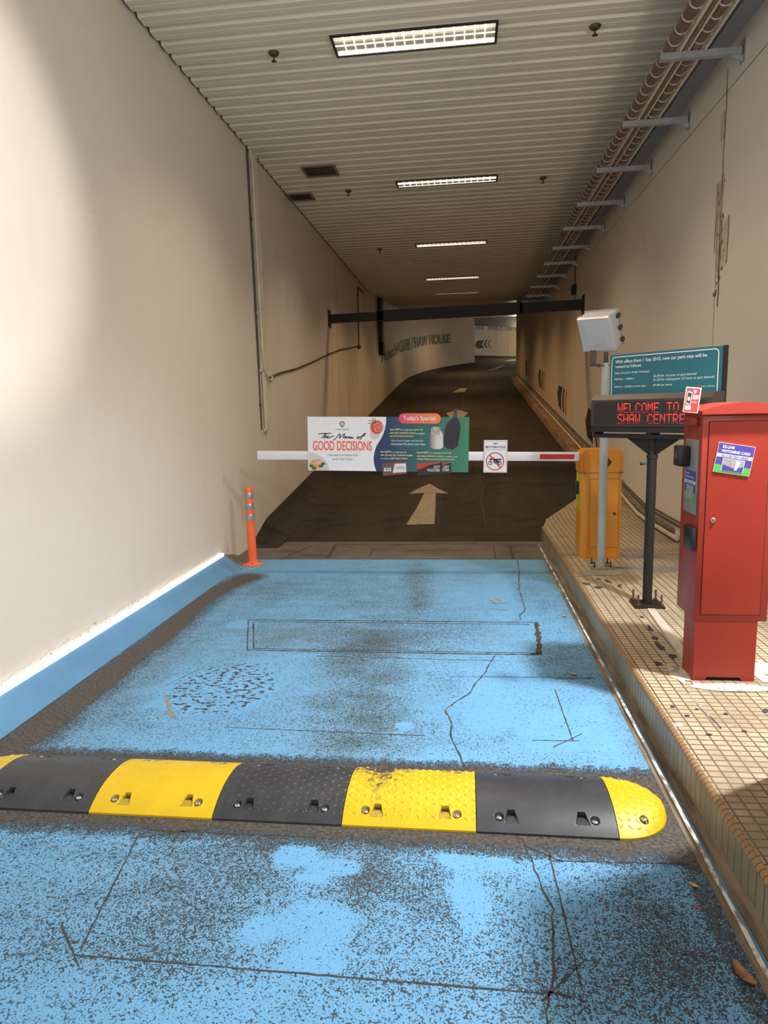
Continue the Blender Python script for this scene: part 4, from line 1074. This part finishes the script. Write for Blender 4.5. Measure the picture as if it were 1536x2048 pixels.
p_put(mb, PB, [c] + [(c[0] + .186 * cos(a), c[1] + .158 * sin(a)) for a in [pi / 2 * i / 20 for i in range(21)]], .002, 0)
p_put(mb, PB, disc_pts(*U(142, 505), .066, .048), .003, 1); p_put(mb, PB, disc_pts(*U(170, 488), .042, .016), .004, 2)
for q in ((100, 520), (180, 520), (120, 540), (200, 500)): p_put(mb, PB, disc_pts(*U(*q), .024, .014, 10), .0045, 3)
mb.build('plate_picture', [M_plate, M_food, M_pink, M_leafp], BT, True)
mb = MB()
M_dk = pm('dark_metal_print', (.05, .05, .05), .4); M_steel = grad_mat('steel_print', (.16, .14, .15), (.66, .62, .64), .385, .455)
p_put(mb, PB, [U(*p) for p in [(1118, 240), (1130, 215), (1215, 215), (1228, 240), (1232, 350), (1205, 366), (1150, 366), (1122, 350)]], .002, 0)
p_put(mb, PB, [U(*p) for p in [(1128, 190), (1150, 178), (1195, 178), (1208, 190), (1206, 240), (1180, 252), (1155, 252), (1132, 240)]], .003, 1)
ring_put(mb, PB, *U(1168, 195), .030, .034, .004, 2)
mb.build('stopper_picture', [M_steel, M_silver, M_dk], BT, True)
M_sleeve = pm('dark_plum_sleeve_print', (.020, .012, .028), .4, var=.35, vs=9)
mb = MB(); q = [(1238, 340), (1242, 200), (1262, 150), (1300, 112), (1312, 98), (1318, 32), (1330, 28), (1348, 34), (1342, 98), (1355, 115), (1375, 170), (1368, 260), (1352, 340), (1310, 372), (1262, 360)]
pts = [U(*p) for p in q]; n = len(pts)
mb.add([PB.at(a, b, .001) for a, b in pts] + [PB.at(a, b, .005) for a, b in pts], [tuple(range(n, 2 * n))] + [(i, (i + 1) % n, n + (i + 1) % n, n + i) for i in range(n)], 0)
p_put(mb, PB, [U(*p) for p in [(1312, 98), (1318, 32), (1330, 28), (1348, 34), (1342, 98)]], .006, 1)
mb.build('bottle_sleeve_picture', [M_sleeve, pm('bluish_bottle_neck_print', (.045, .04, .085), .4, var=.4, vs=60)], BT, True)
M_vb = pm('brown_voucher_print', (.20, .07, .045), .4); M_vg = pm('grey_voucher_print', (.10, .09, .085), .4); M_vw = pm('pale_voucher_print', (.70, .70, .74), .4)
def slab(mb, pts, d0, d1, mi=0):
    pts = [U(*p) for p in pts]; n = len(pts)
    mb.add([PB.at(a, b, d0) for a, b in pts] + [PB.at(a, b, d1) for a, b in pts], [tuple(range(n, 2 * n)), tuple(range(n))[::-1]] + [(i, (i + 1) % n, n + (i + 1) % n, n + i) for i in range(n)], mi)
mb = MB(); slab(mb, [(714, 492), (922, 474), (928, 578), (722, 598)], .0015, .005, 0)
p_put(mb, PB, [U(*p) for p in [(722, 508), (812, 500), (806, 570), (724, 578)]], .006, 1); p_put(mb, PB, [U(*p) for p in [(822, 494), (918, 490), (922, 562), (806, 572)]], .006, 2)
bt(mb, 'CENTRO', 832, 516, 904, 538, .007, mi=1)
mb.build('brown_voucher', [M_vb, M_vg, M_vw], BT, True)
mb = MB(); slab(mb, [(1012, 492), (1222, 472), (1226, 570), (1022, 590)], .0015, .006, 0); slab(mb, [(1226, 478), (1300, 478), (1303, 568), (1228, 574)], .001, .005, 0)
p_put(mb, PB, [U(*p) for p in [(1012, 492), (1222, 472), (1190, 490), (1120, 500), (1060, 530), (1016, 540)]], .007, 1); p_put(mb, PB, [U(*p) for p in [(1228, 480), (1300, 480), (1260, 492), (1228, 500)]], .006, 1)
mb.build('black_voucher', [M_ink_k, M_ink_r], BT, True)

# no motorcycle sign
NT = thing('prohibition_sign', (.272, 6.112, 1.092), 'small white NO MOTORCYCLE sign on the right part of the boom arm', 'sign', rot=(0, .02, 0))
def V(px, py): return ((px - 478) / 736 * .209, -(py - 652) / 1000 * .291)
mb = MB(); mb.box((-.1045, 0, -.1455), (.1045, .005, .1455)); mb.build('board', M_boardw, NT, True)
mb = MB()
for a, b in (((130, 185), (822, 185)), ((822, 185), (822, 1130)), ((822, 1130), (130, 1130)), ((130, 1130), (130, 185))): line_put(mb, PB, [V(*a), V(*b)], .002, .001)
ring_put(mb, PB, *V(468, 805), .073, .081, .003); line_put(mb, PB, [V(300, 612), V(640, 1005)], .010, .0035)
mb.build('red_ring', M_ink_r, NT, True)
mb = MB()
def nt_(s, x0_, y0_, x1_, y1_, **k): a = V(x0_, y1_); b = V(x1_, y0_); t_put(mb, PB, s, a[0], a[1], b[0] - a[0], b[1] - a[1], .001, **k)
nt_('NO', 412, 230, 540, 290, bold=.03); nt_('MOTORCYCLE', 168, 330, 785, 395, bold=.025); nt_('WHEEL CLAMP WILL BE IMPOSED', 168, 430, 785, 455)
mb.build('lettering', M_ink_k, NT, True)
mb = MB()
for cx in (318, 612): ring_put(mb, PB, *V(cx, 852), .013, .019, .002); p_put(mb, PB, disc_pts(*V(cx, 852), .004), .002)
p_put(mb, PB, disc_pts(*V(318, 735), .008), .002)
for q, wd in (([(318, 850), (345, 740), (370, 720)], .005), ([(345, 730), (500, 745), (665, 745)], .012), ([(380, 680), (450, 690)], .004), ([(612, 850), (560, 780)], .005), ([(560, 850), (612, 850)], .006)): line_put(mb, PB, [V(*p) for p in q], wd, .002)
p_put(mb, PB, [V(*p) for p in [(400, 770), (430, 730), (500, 740), (560, 790), (540, 870), (450, 870)]], .002); p_put(mb, PB, [V(*p) for p in [(500, 740), (640, 735), (668, 740), (660, 765), (560, 770)]], .0022)
mb.build('motorcycle_picture', M_ink_k, NT, True)

# ---- grey pole with the antenna box
PX, PY = 1.135, 5.72
t = thing('antenna_pole', (PX, PY, .17), 'light grey round pole in front of the orange barrier machine', 'pole')
mb = MB(); mb.tube([(PX, PY, .17), (PX, PY, 1.86)], .034, 20); mb.build('shaft', M_greyp, t)
mb = MB(); mb.bbox((PX - .09, PY - .09, .17), (PX + .09, PY + .09, .185), .004); mb.build('base_plate', M_patch, t)
for dx in (-.065, .065):
    for dy in (-.065, .065):
        mb = MB(); mb.tube([(PX + dx, PY + dy, .18), (PX + dx, PY + dy, .235)], .006, 8); mb.lathe([(.013, 0), (.013, .010)], (PX + dx, PY + dy, .187), 6); mb.build('anchor_bolt', M_rust, t)
mb = MB(); mb.tube([(PX, PY, 1.84), (PX, PY, 1.945)], .017, 12); mb.bbox((PX - .13, PY - .03, 1.835), (PX + .06, PY - .022, 1.845), .002); mb.bbox((PX - .135, PY - .045, 1.84), (PX - .085, PY - .035, 1.96), .003)
mb.lathe([(.014, -.01), (.014, .01)], (PX - .06, PY - .03, 1.84), 8, 0, 'x')
mb.build('mounting_bracket', M_rust, t)
M_boxg = pm('light_grey_plastic', (.50, .52, .55), .38, var=.03)
AT = thing('antenna_box', (1.091, 5.755, 2.116), 'light grey square box tilted forward on top of the grey pole', 'antenna box', rot=(.489, .046, -.704))
mb = MB(); mb.bbox((-.140, -.06, -.140), (.140, .078, .140), .014, seg=3); mb.build('housing', M_boxg, AT, True)
bm = bmesh.new(); N = 28; gv = []
for j in range(N + 1):
    row = []
    for i in range(N + 1):
        x, z = -.147 + .294 * i / N, -.147 + .294 * j / N
        e = max(abs(x), abs(z)) / .147
        y = -.078 + .02 * max(0, (e - .93) / .07) ** 2
        for s_, (px_, pz_) in (((0, 1), (x, z - .21)), ((0, -1), (x, z + .21)), ((1, 0), (x - .21, z)), ((-1, 0), (x + .21, z))):
            d = hypot(px_, pz_); 
            if d < .125: y += .0035 * min(1, (.125 - d) / .006)
        row.append(bm.verts.new((x, y, z)))
    gv.append(row)
for j in range(N):
    for i in range(N): bm.faces.new((gv[j][i], gv[j][i + 1], gv[j + 1][i + 1], gv[j + 1][i]))
mb = MB(); mb.frombm(bm, 0, True)
mb.box((-.147, -.058, -.147), (-.139, -.03, .147)); mb.box((.139, -.058, -.147), (.147, -.03, .147)); mb.box((-.147, -.058, .139), (.147, -.03, .147)); mb.box((-.147, -.058, -.147), (.147, -.03, -.139))
mb.recalc = False
mb.build('cover', M_boxg, AT, True)
mb = MB(); mb.bbox((-.150, .062, -.150), (.150, .070, .150), .002); mb.build('rear_flange', M_gal, AT, True)
for z in (-.10, 0, .10):
    mb = MB(); mb.bbox((.140, .03, z - .016), (.158, .075, z + .016), .003); mb.tube([(.156, .05, z - .022), (.156, .05, z + .022)], .004, 8); mb.build('clamp', M_rust, AT, True)

# ---- LED display and tariff sign
psi = radians(-46)
DT = thing('led_display', (1.228, 4.62, .17), 'black LED display on a black post showing red WELCOME TO SHAW CENTRE', 'LED display', rz=0)
mb = MB(); mb.tube([(1.228, 4.62, .17), (1.228, 4.62, 1.19)], .031, 22); mb.build('post', M_black, DT)
mb = MB(); mb.tube([(1.228, 4.62, 1.18), (1.228, 4.62, 1.36)], .024, 18); mb.lathe([(.036, -.012), (.036, .012)], (1.228, 4.62, 1.185), 18)
mb.tube([(1.228, 4.62, 1.14), (1.160, 4.62, 1.14)], .006, 8); mb.lathe([(.011, -.006), (.011, .006)], (1.160, 4.62, 1.14), 10, 0, 'x'); mb.build('inner_post', M_black, DT)
mb = MB(); mb.bbox((1.13, 4.53, .17), (1.325, 4.71, .186), .003); mb.build('base_plate', M_black, DT)
for dx in (-.075, .075):
    for dy in (-.07, .07):
        mb = MB(); mb.tube([(1.228 + dx, 4.62 + dy, .18), (1.228 + dx, 4.62 + dy, .262)], .0065, 8); mb.lathe([(.014, 0), (.014, .012)], (1.228 + dx, 4.62 + dy, .188), 6); mb.build('anchor_bolt', M_rust, DT)
Rz = Matrix.Rotation(psi, 4, 'Z'); off = Vector((1.228, 4.62, 0))
def xf(mb):
    mb.v = [tuple(Rz @ Vector(v) + off) for v in mb.v]; return mb
mb = MB()
mb.prism([(-.075, 1.386), (-.075, 1.562), (-.03, 1.598), (.075, 1.598), (.075, 1.386)], 'x', -.43, .42); xf(mb).build('cabinet', pm('dark_brown_metal', (.045, .032, .028), .45, .2, var=.1), DT)
mb = MB(); mb.box((-.395, -.079, 1.402), (.385, -.074, 1.548)); xf(mb).build('screen', pm('dark_screen', (.012, .008, .008), .25), DT)
mb = MB(); mb.box((-.43, -.07, 1.345), (.42, .07, 1.386)); mb.box((-.43, -.05, 1.305), (.42, .05, 1.330)); mb.box((-.43, -.05, 1.33), (-.41, .05, 1.345)); mb.box((.40, -.05, 1.33), (.42, .05, 1.345)); mb.box((-.02, -.05, 1.33), (.02, .05, 1.345))
mb.prism([(-.19, 1.306), (.19, 1.306), (.028, 1.198), (-.028, 1.198)], 'y', -.006, .006)
xf(mb).build('cradle', M_black, DT)
F5 = {'W': '10001 10001 10001 10101 10101 10101 01010', 'E': '11111 10000 10000 11110 10000 10000 11111', 'L': '10000 10000 10000 10000 10000 10000 11111', 'C': '01110 10001 10000 10000 10000 10001 01110', 'O': '01110 10001 10001 10001 10001 10001 01110',
      'M': '10001 11011 10101 10101 10001 10001 10001', 'T': '11111 00100 00100 00100 00100 00100 00100', 'S': '01111 10000 10000 01110 00001 00001 11110', 'H': '10001 10001 10001 11111 10001 10001 10001', 'A': '01110 10001 10001 11111 10001 10001 10001', 'N': '10001 11001 10101 10011 10001 10001 10001', 'R': '11110 10001 10001 11110 10100 10010 10001', ' ': '00000 ' * 7}
PLd = Plane(Rz @ Vector((0, -.0795, 0)) + off, Rz @ Vector((1, 0, 0)), (0, 0, 1))
px_ = .0073; pz_ = .0095
for s_, c0, zt in (('WELCOME', 0, 1.534), ('TO', 8, 1.534), ('SHAW', 0, 1.462), ('CENTRE', 5, 1.462)):
    lit = MB(); dim = MB()
    for ci, ch in enumerate(s_):
        for r, row in enumerate(F5[ch].split()[:7]):
            for c, bit in enumerate(row):
                if bit == '1': p_put(lit if r < 5 else dim, PLd, disc_pts(-.211 + ((ci + c0) * 6 + c) * px_, zt - r * pz_, .0034 if r < 5 else .0026, n=8), .001)
    lit.recalc = False; dim.recalc = False
    wd = lit.build('lit_word', M_ledlit, DT); dim.build('dim_rows', M_leddim, wd)

psi2 = radians(-46); Rs = Matrix.Rotation(psi2, 4, 'Z'); so = Vector((1.31, 4.70, 0))
ST = thing('tariff_sign', (1.31, 4.70, 1.60), 'teal car park rate sign standing behind the LED display', 'sign')
def xs_(mb): mb.v = [tuple(Rs @ Vector(v) + so) for v in mb.v]; return mb
mb = MB(); mb.box((-.415, 0, 1.52), (.378, .018, 1.872)); xs_(mb).build('board', M_teal, ST)
mb = MB(); mb.box((.378, -.001, 1.50), (.396, .03, 1.874)); xs_(mb).build('edge_channel', M_black, ST)
mb = MB(); mb.box((-.30, .02, 1.36), (-.27, .05, 1.80)); mb.box((.27, .02, 1.36), (.30, .05, 1.80)); mb.box((-.30, -.0, 1.36), (.30, .05, 1.385)); xs_(mb).build('support_frame', M_black, ST)
PLs = Plane(Rs @ Vector((0, 0, 0)) + so, Rs @ Vector((1, 0, 0)), (0, 0, 1))
mb = MB(); bl, br_, tp = -.400, .352, 1.856
arc = [(bl, 1.53), (bl, tp - .025)] + [(bl + .025 - .025 * cos(a), tp - .025 + .025 * sin(a)) for a in [pi / 8 * i for i in range(1, 5)]] + [(br_ - .025 + .025 * sin(a), tp - .025 + .025 * cos(a)) for a in [pi / 8 * i for i in range(0, 5)]] + [(br_, 1.53)]
line_put(mb, PLs, arc, .0055, .001); mb.build('white_border', M_ink_w, ST)
mb = MB()
def q_(px, py): # crop coords of the sign face to its own plane
    u = (px - 172) / (1410 - 172); return (-.415 + .793 * (u * 1.17 / (1 + .17 * u)) if False else -.415 + .793 * (u + .10 * u * (1 - u)), 0)
def stx(s, px0, px1, z0, h, bold=0.):
    m = MB(); a = q_(px0, 0)[0]; b = q_(px1, 0)[0]; t_put(m, PLs, s, a, z0, b - a, h, .001, bold=bold); m.recalc = False; m.build('text_line', M_ink_w, ST)
stx('With effect from 1 Sep 2015, new car park rate will be', 232, 1240, 1.806, .029, .006); stx('revised as follows:', 232, 530, 1.780, .021, .006)
stx('Daily (inclusive Public Holidays)', 228, 620, 1.735, .019); stx('0201hrs - 1800hrs', 228, 452, 1.698, .013); stx('$2.00 for 1st hour or part thereof', 668, 1136, 1.701, .019)
stx('$1.50 for subsequent 1/2 hour or part thereof', 668, 1330, 1.676, .019); stx('1801hrs - 0200hrs (next day)', 228, 580, 1.642, .016); stx('$4.00 per entry', 668, 876, 1.642, .018); stx('Metro Parking', 1196, 1336, 1.625, .011)
mb = MB()
for k in range(3): p_put(mb, PLs, [(q_(1150, 0)[0], 1.625 + k * .006), (q_(1182, 0)[0], 1.627 + k * .006), (q_(1182, 0)[0], 1.630 + k * .006), (q_(1150, 0)[0], 1.628 + k * .006)], .001)
mb.recalc = False; mb.build('logo_mark', M_ink_r, ST)
# white strip of conduit from the post to the red machine
mb = MB(); a = Vector((1.225, 4.50, .17)); b = Vector((1.168, 3.53, .17)); d = (b - a).normalized(); n_ = Vector((-d.y, d.x, 0)) * .026
mb.add([a + n_, a - n_, b - n_, b + n_, a + n_ + Vector((0, 0, .014)), a - n_ + Vector((0, 0, .014)), b - n_ + Vector((0, 0, .014)), b + n_ + Vector((0, 0, .014))], [(0, 1, 2, 3), (4, 7, 6, 5), (0, 4, 5, 1), (1, 5, 6, 2), (2, 6, 7, 3), (3, 7, 4, 0)])
tag(mb.build('cable_cover', pm('pale_cable_cover', (.55, .48, .42), .6, var=.15)), 'flat pale cable cover on the tiles from the black post to the red machine', 'cable cover')

# ---- red card machine
t = thing('card_machine', (1.27, 3.45, .17), 'tall red card machine cabinet with a curved roof on the tiled island', 'card machine')
fx0, fx1, fy0, fy1 = 1.108, 1.447, 3.33, 3.60
mb = MB(); mb.bbox((fx0, fy0, .478), (fx1, fy1, 1.49), .004); body = mb.build('body', M_red, t)
mb = MB(); foot = [(1.118, .168), (1.395 - .22, .168), (1.395 - .20, .192), (1.395 - .075, .192), (1.395 - .055, .168), (1.405, .168), (1.405, .478), (1.118, .478)]
foot = [(1.118, .170), (1.172, .170), (1.184, .190), (1.336, .190), (1.350, .170), (1.405, .170), (1.405, .48), (1.118, .48)]
mb.prism(foot, 'y', 3.332, 3.50); mb.build('pedestal', M_red, t)
mb = MB(); mb.box((1.16, 3.345, .170), (1.36, 3.36, .192)); mb.build('pedestal_recess', M_void, t)
# roof: shallow arch
rp = []; 
for i in range(15):
    u = i / 14; x = 1.094 + .37 * u; rp.append((x, 1.497 + .036 * sin(pi * u) ** .9))
rp = [(1.094, 1.480)] + rp + [(1.464, 1.480)]
mb = MB(); mb.prism(rp, 'y', 3.30, 3.61, smooth=True); mb.build('roof', M_red, t)
mb = MB(); dz0, dz1, dx0, dx1 = .512, 1.446, 1.138, 1.410
for a, b in (((dx0 - .003, fy0 - .001, dz0), (dx0, fy0 + .004, dz1)), ((dx1, fy0 - .001, dz0), (dx1 + .003, fy0 + .004, dz1)), ((dx0 - .003, fy0 - .001, dz0 - .003), (dx1 + .003, fy0 + .004, dz0)), ((dx0 - .003, fy0 - .001, dz1), (dx1 + .003, fy0 + .004, dz1 + .003))): mb.box(a, b, 1)
mb.box((dx0 + .0005, fy0 - .003, dz0 + .0005), (dx1 - .0005, fy0 + .004, dz1 - .0005), 0); door = mb.build('door', [M_red, M_void], t)
mb = MB(); mb.lathe([(.0115, 0), (.0115, -.004), (.0085, -.007), (.004, -.0075)], (1.174, fy0 - .003, .979), 18, 0, 'y'); mb.build('lock', M_metal, door)
# side (left) face details
PLm = Plane((fx0, 0, 0), (0, -1, 0), (0, 0, 1))   # u runs towards the camera, normal = -X
def sbox(y0_, y1_, z0_, z1_, d0, d1, nm, mat, par=None, r=.003):
    m = MB(); m.bbox((fx0 - d1, y0_, z0_), (fx0 - d0, y1_, z1_), r) if r else m.box((fx0 - d1, y0_, z0_), (fx0 - d0, y1_, z1_)); return m.build(nm, mat, par or t)
pn = sbox(3.362, 3.556, .996, 1.360, 0, .004, 'side_panel', pm('grey_plastic_panel', (.26, .25, .26), .3, var=.1), r=.0015)
sbox(3.47, 3.575, 1.222, 1.325, .004, .055, 'card_reader', M_blkpl, r=.008)
sbox(3.335, 3.475, .822, .938, 0, .022, 'scanner', M_blkpl, r=.007)
sbox(3.38, 3.56, 1.425, 1.465, 0, .02, 'small_visor', M_red, r=.003)
mb = MB()
def sp_(pts, d, mi): mb.add([(fx0 - .004 - d, y, z) for y, z in pts], [tuple(range(len(pts)))], mi)
sp_([(3.535, 1.06), (3.380, 1.06), (3.380, 1.10), (3.535, 1.10)], .001, 1); sp_([(3.535, 1.10), (3.380, 1.10), (3.380, 1.205), (3.535, 1.205)], .001, 0); sp_([(3.535, 1.142), (3.380, 1.142), (3.380, 1.158), (3.535, 1.158)], .0015, 2); sp_([(3.51, 1.07), (3.405, 1.07), (3.405, 1.135), (3.51, 1.135)], .0015, 3)
PLp = Plane((fx0 - .004, 0, 0), (0, -1, 0), (0, 0, 1))
t_put(mb, PLp, 'EZ-LINK', -3.525, 1.186, .06, .009, .002, 2, .01); t_put(mb, PLp, 'MOTORING CARD', -3.525, 1.168, .12, .010, .002, 2, .01); t_put(mb, PLp, 'ACCEPTED HERE', -3.52, 1.145, .12, .010, .002, 0, .01)
mb.recalc = False; mb.build('side_sticker', [M_purple, M_green, M_ink_w, M_silver], pn)
# square sticker on the door
SK = MB(); ds = Plane((1.2535, fy0 - .004, 1.268), Vector((.163, 0, -.0285)), Vector((.0285, 0, .163)))
o_ = (0, 0)
def sk(pts, d, mi): p_put(SK, ds, pts, d, mi)
hw, hh = .0825, .070
ds = Plane((1.2525, fy0 - .0035, 1.268), Vector((.163, 0, -.027)), Vector((.0225, 0, .139)))
SK.add([ds.at(*p, 0) for p in ((-hw, -hh), (hw, -hh), (hw, hh), (-hw, hh))] + [ds.at(*p, .004) for p in ((-hw, -hh), (hw, -hh), (hw, hh), (-hw, hh))], [(0, 1, 5, 4), (1, 2, 6, 5), (2, 3, 7, 6), (3, 0, 4, 7), (4, 5, 6, 7)], 2)
e_ = .0015
sk([(-hw + e_, -hh + e_), (hw - e_, -hh + e_), (hw - e_, -hh + .038), (-hw + e_, -hh + .038)], .0045, 1); sk([(-hw + e_, -hh + .038), (hw - e_, -hh + .038), (hw - e_, hh - e_), (-hw + e_, hh - e_)], .0045, 0)
sk([(-hw + e_, .004), (hw - e_, .004), (hw - e_, .020), (-hw + e_, .020)], .005, 2)
sk([(-.050, -.060), (.050, -.060), (.050, .000), (-.050, .000)], .0053, 2); sk([(-.048, -.058), (.048, -.058), (.048, -.002), (-.048, -.002)], .0056, 3); sk([(-.046, -.058), (.048, -.058), (.048, -.030), (.01, -.042), (-.046, -.030)], .006, 0); sk([(.008, -.05), (.02, -.05), (.03, -.01), (.012, -.006)], .0064, 2)
t_put(SK, ds, 'EZ-LINK', -.062, .046, .055, .013, .006, 2, .03); t_put(SK, ds, 'MOTORING CARD', -.062, .026, .128, .014, .006, 2, .03); t_put(SK, ds, 'ACCEPTED HERE', -.060, .0065, .122, .011, .006, 0, .025)
SK.recalc = False; SK.build('door_sticker', [M_purple, M_green, M_ink_w, M_silver], door)
# small card sign clipped to the roof corner
CT = thing('tap_sign', (1.045, 3.30, 1.548), 'small red TAP BELOW card on the left corner of the red machine roof', 'sign', rot=(0, radians(6), 0))
mb = MB(); mb.bbox((-.034, -.004, -.058), (.034, .006, .058), .002); mb.build('plate', M_white, CT, True)
pc = Plane((0, -.0042, 0), (1, 0, 0), (0, 0, 1)); mb = MB()
p_put(mb, pc, [(-.031, -.054), (.029, -.054), (.029, .054), (-.031, .054)], .0004, 0); p_put(mb, pc, [(-.012, -.02), (-.003, -.02), (-.003, .050), (-.012, .050)], .0007, 1)
p_put(mb, pc, [(-.027, -.018), (-.006, -.022), (-.004, .036), (-.026, .038)], .001, 3); p_put(mb, pc, [(-.025, -.014), (-.008, -.018), (-.006, .032), (-.024, .034)], .0013, 4); p_put(mb, pc, disc_pts(-.016, .005, .006, .010, 12), .0016, 5)
p_put(mb, pc, [(-.027, -.045), (-.002, -.045), (-.002, -.026), (-.027, -.026)], .001, 3)
t_put(mb, pc, 'TAP', 0, .030, .014, .016, .0012, 3, .03); t_put(mb, pc, 'BELOW', 0, .004, .026, .020, .0012, 3, .03); t_put(mb, pc, 'HERE', 0, -.014, .020, .010, .0012, 5, .0)
mb.recalc = False; mb.build('printed_face', [M_ink_r, M_purple, M_ink_k, M_ink_w, M_ink_k, M_pink], CT, True)

# ---- cabinet at the very right edge, mostly out of the picture
t = thing('side_cabinet', (1.3, 2.1, .17), 'dark brown cabinet cut off by the right edge of the photo on the tiles', 'cabinet')
M_cab = pm('dark_brown_cabinet', (.10, .075, .06), .5)
mb = MB(); mb.bbox((1.112, 1.30, .17), (1.50, 2.455, 1.68), .02, seg=3); mb.build('body', M_cab, t)
mb = MB(); mb.bbox((1.095, 1.27, 1.66), (1.52, 2.48, 1.74), .03, seg=3); mb.build('lid', M_cab, t)

# ---- leaves and litter
def leaf(x, y, L, wd, rz, curl, mat, lab, z=.004):
    t = thing('fallen_leaf', (x, y, z), lab, 'leaf', 'dry leaves on the ground', rz=rz)
    m = MB(); n = 10; vs = []; fs = []
    for i in range(n + 1):
        u = i / n; hw_ = wd / 2 * sin(pi * min(1, u * .96 + .02)) ** .7 * (1 + .12 * sin(i * 2.3))
        zz = curl * (2 * u - 1) ** 2
        for k in (-1, -.5, 0, .5, 1): vs.append((k * hw_, (u - .5) * L, zz + curl * .8 * k * k + (.0 if k else .001)))
    for i in range(n):
        for k in range(4): fs.append((i * 5 + k, i * 5 + k + 1, (i + 1) * 5 + k + 1, (i + 1) * 5 + k))
    m.add(vs, fs, 0, True); m.recalc = False; m.build('leaf_blade', mat, t, True)
    m = MB(); m.tube([(0, -L / 2, curl), (0, -L / 2 - L * .25, curl + .003)], .0012, 5); m.build('leaf_stalk', mat, t, True)
M_lb = pm('brown_dry_leaf', (.26, .12, .055), .6, var=.4, vs=40); M_ly = pm('yellow_leaf', (.55, .38, .08), .6, var=.3, vs=60); M_lr = pm('red_leaf', (.40, .07, .05), .6, var=.3, vs=60); M_lo = pm('tan_leaf', (.50, .24, .10), .6, var=.3, vs=60)
leaf(.738, 1.70, .085, .034, .35, .012, M_lb, 'large curled brown leaf in the gutter at the bottom right', .004)
leaf(.722, 2.056, .030, .014, .9, .002, M_ly, 'small yellow leaf by the kerb right of the shadow edge'); leaf(.704, 1.955, .018, .012, .2, .002, M_lr, 'tiny red leaf by the kerb below the yellow one')
leaf(.607, 3.783, .035, .022, 1.3, .004, M_lo, 'tan leaf on the blue floor in the shadow of the red machine'); leaf(.715, 4.872, .035, .022, .6, .004, M_lo, 'tan leaf beside the kerb left of the black post'); leaf(-2.22, 6.33, .045, .03, 1.0, .006, M_lo, 'tan leaf at the foot of the orange bollard')
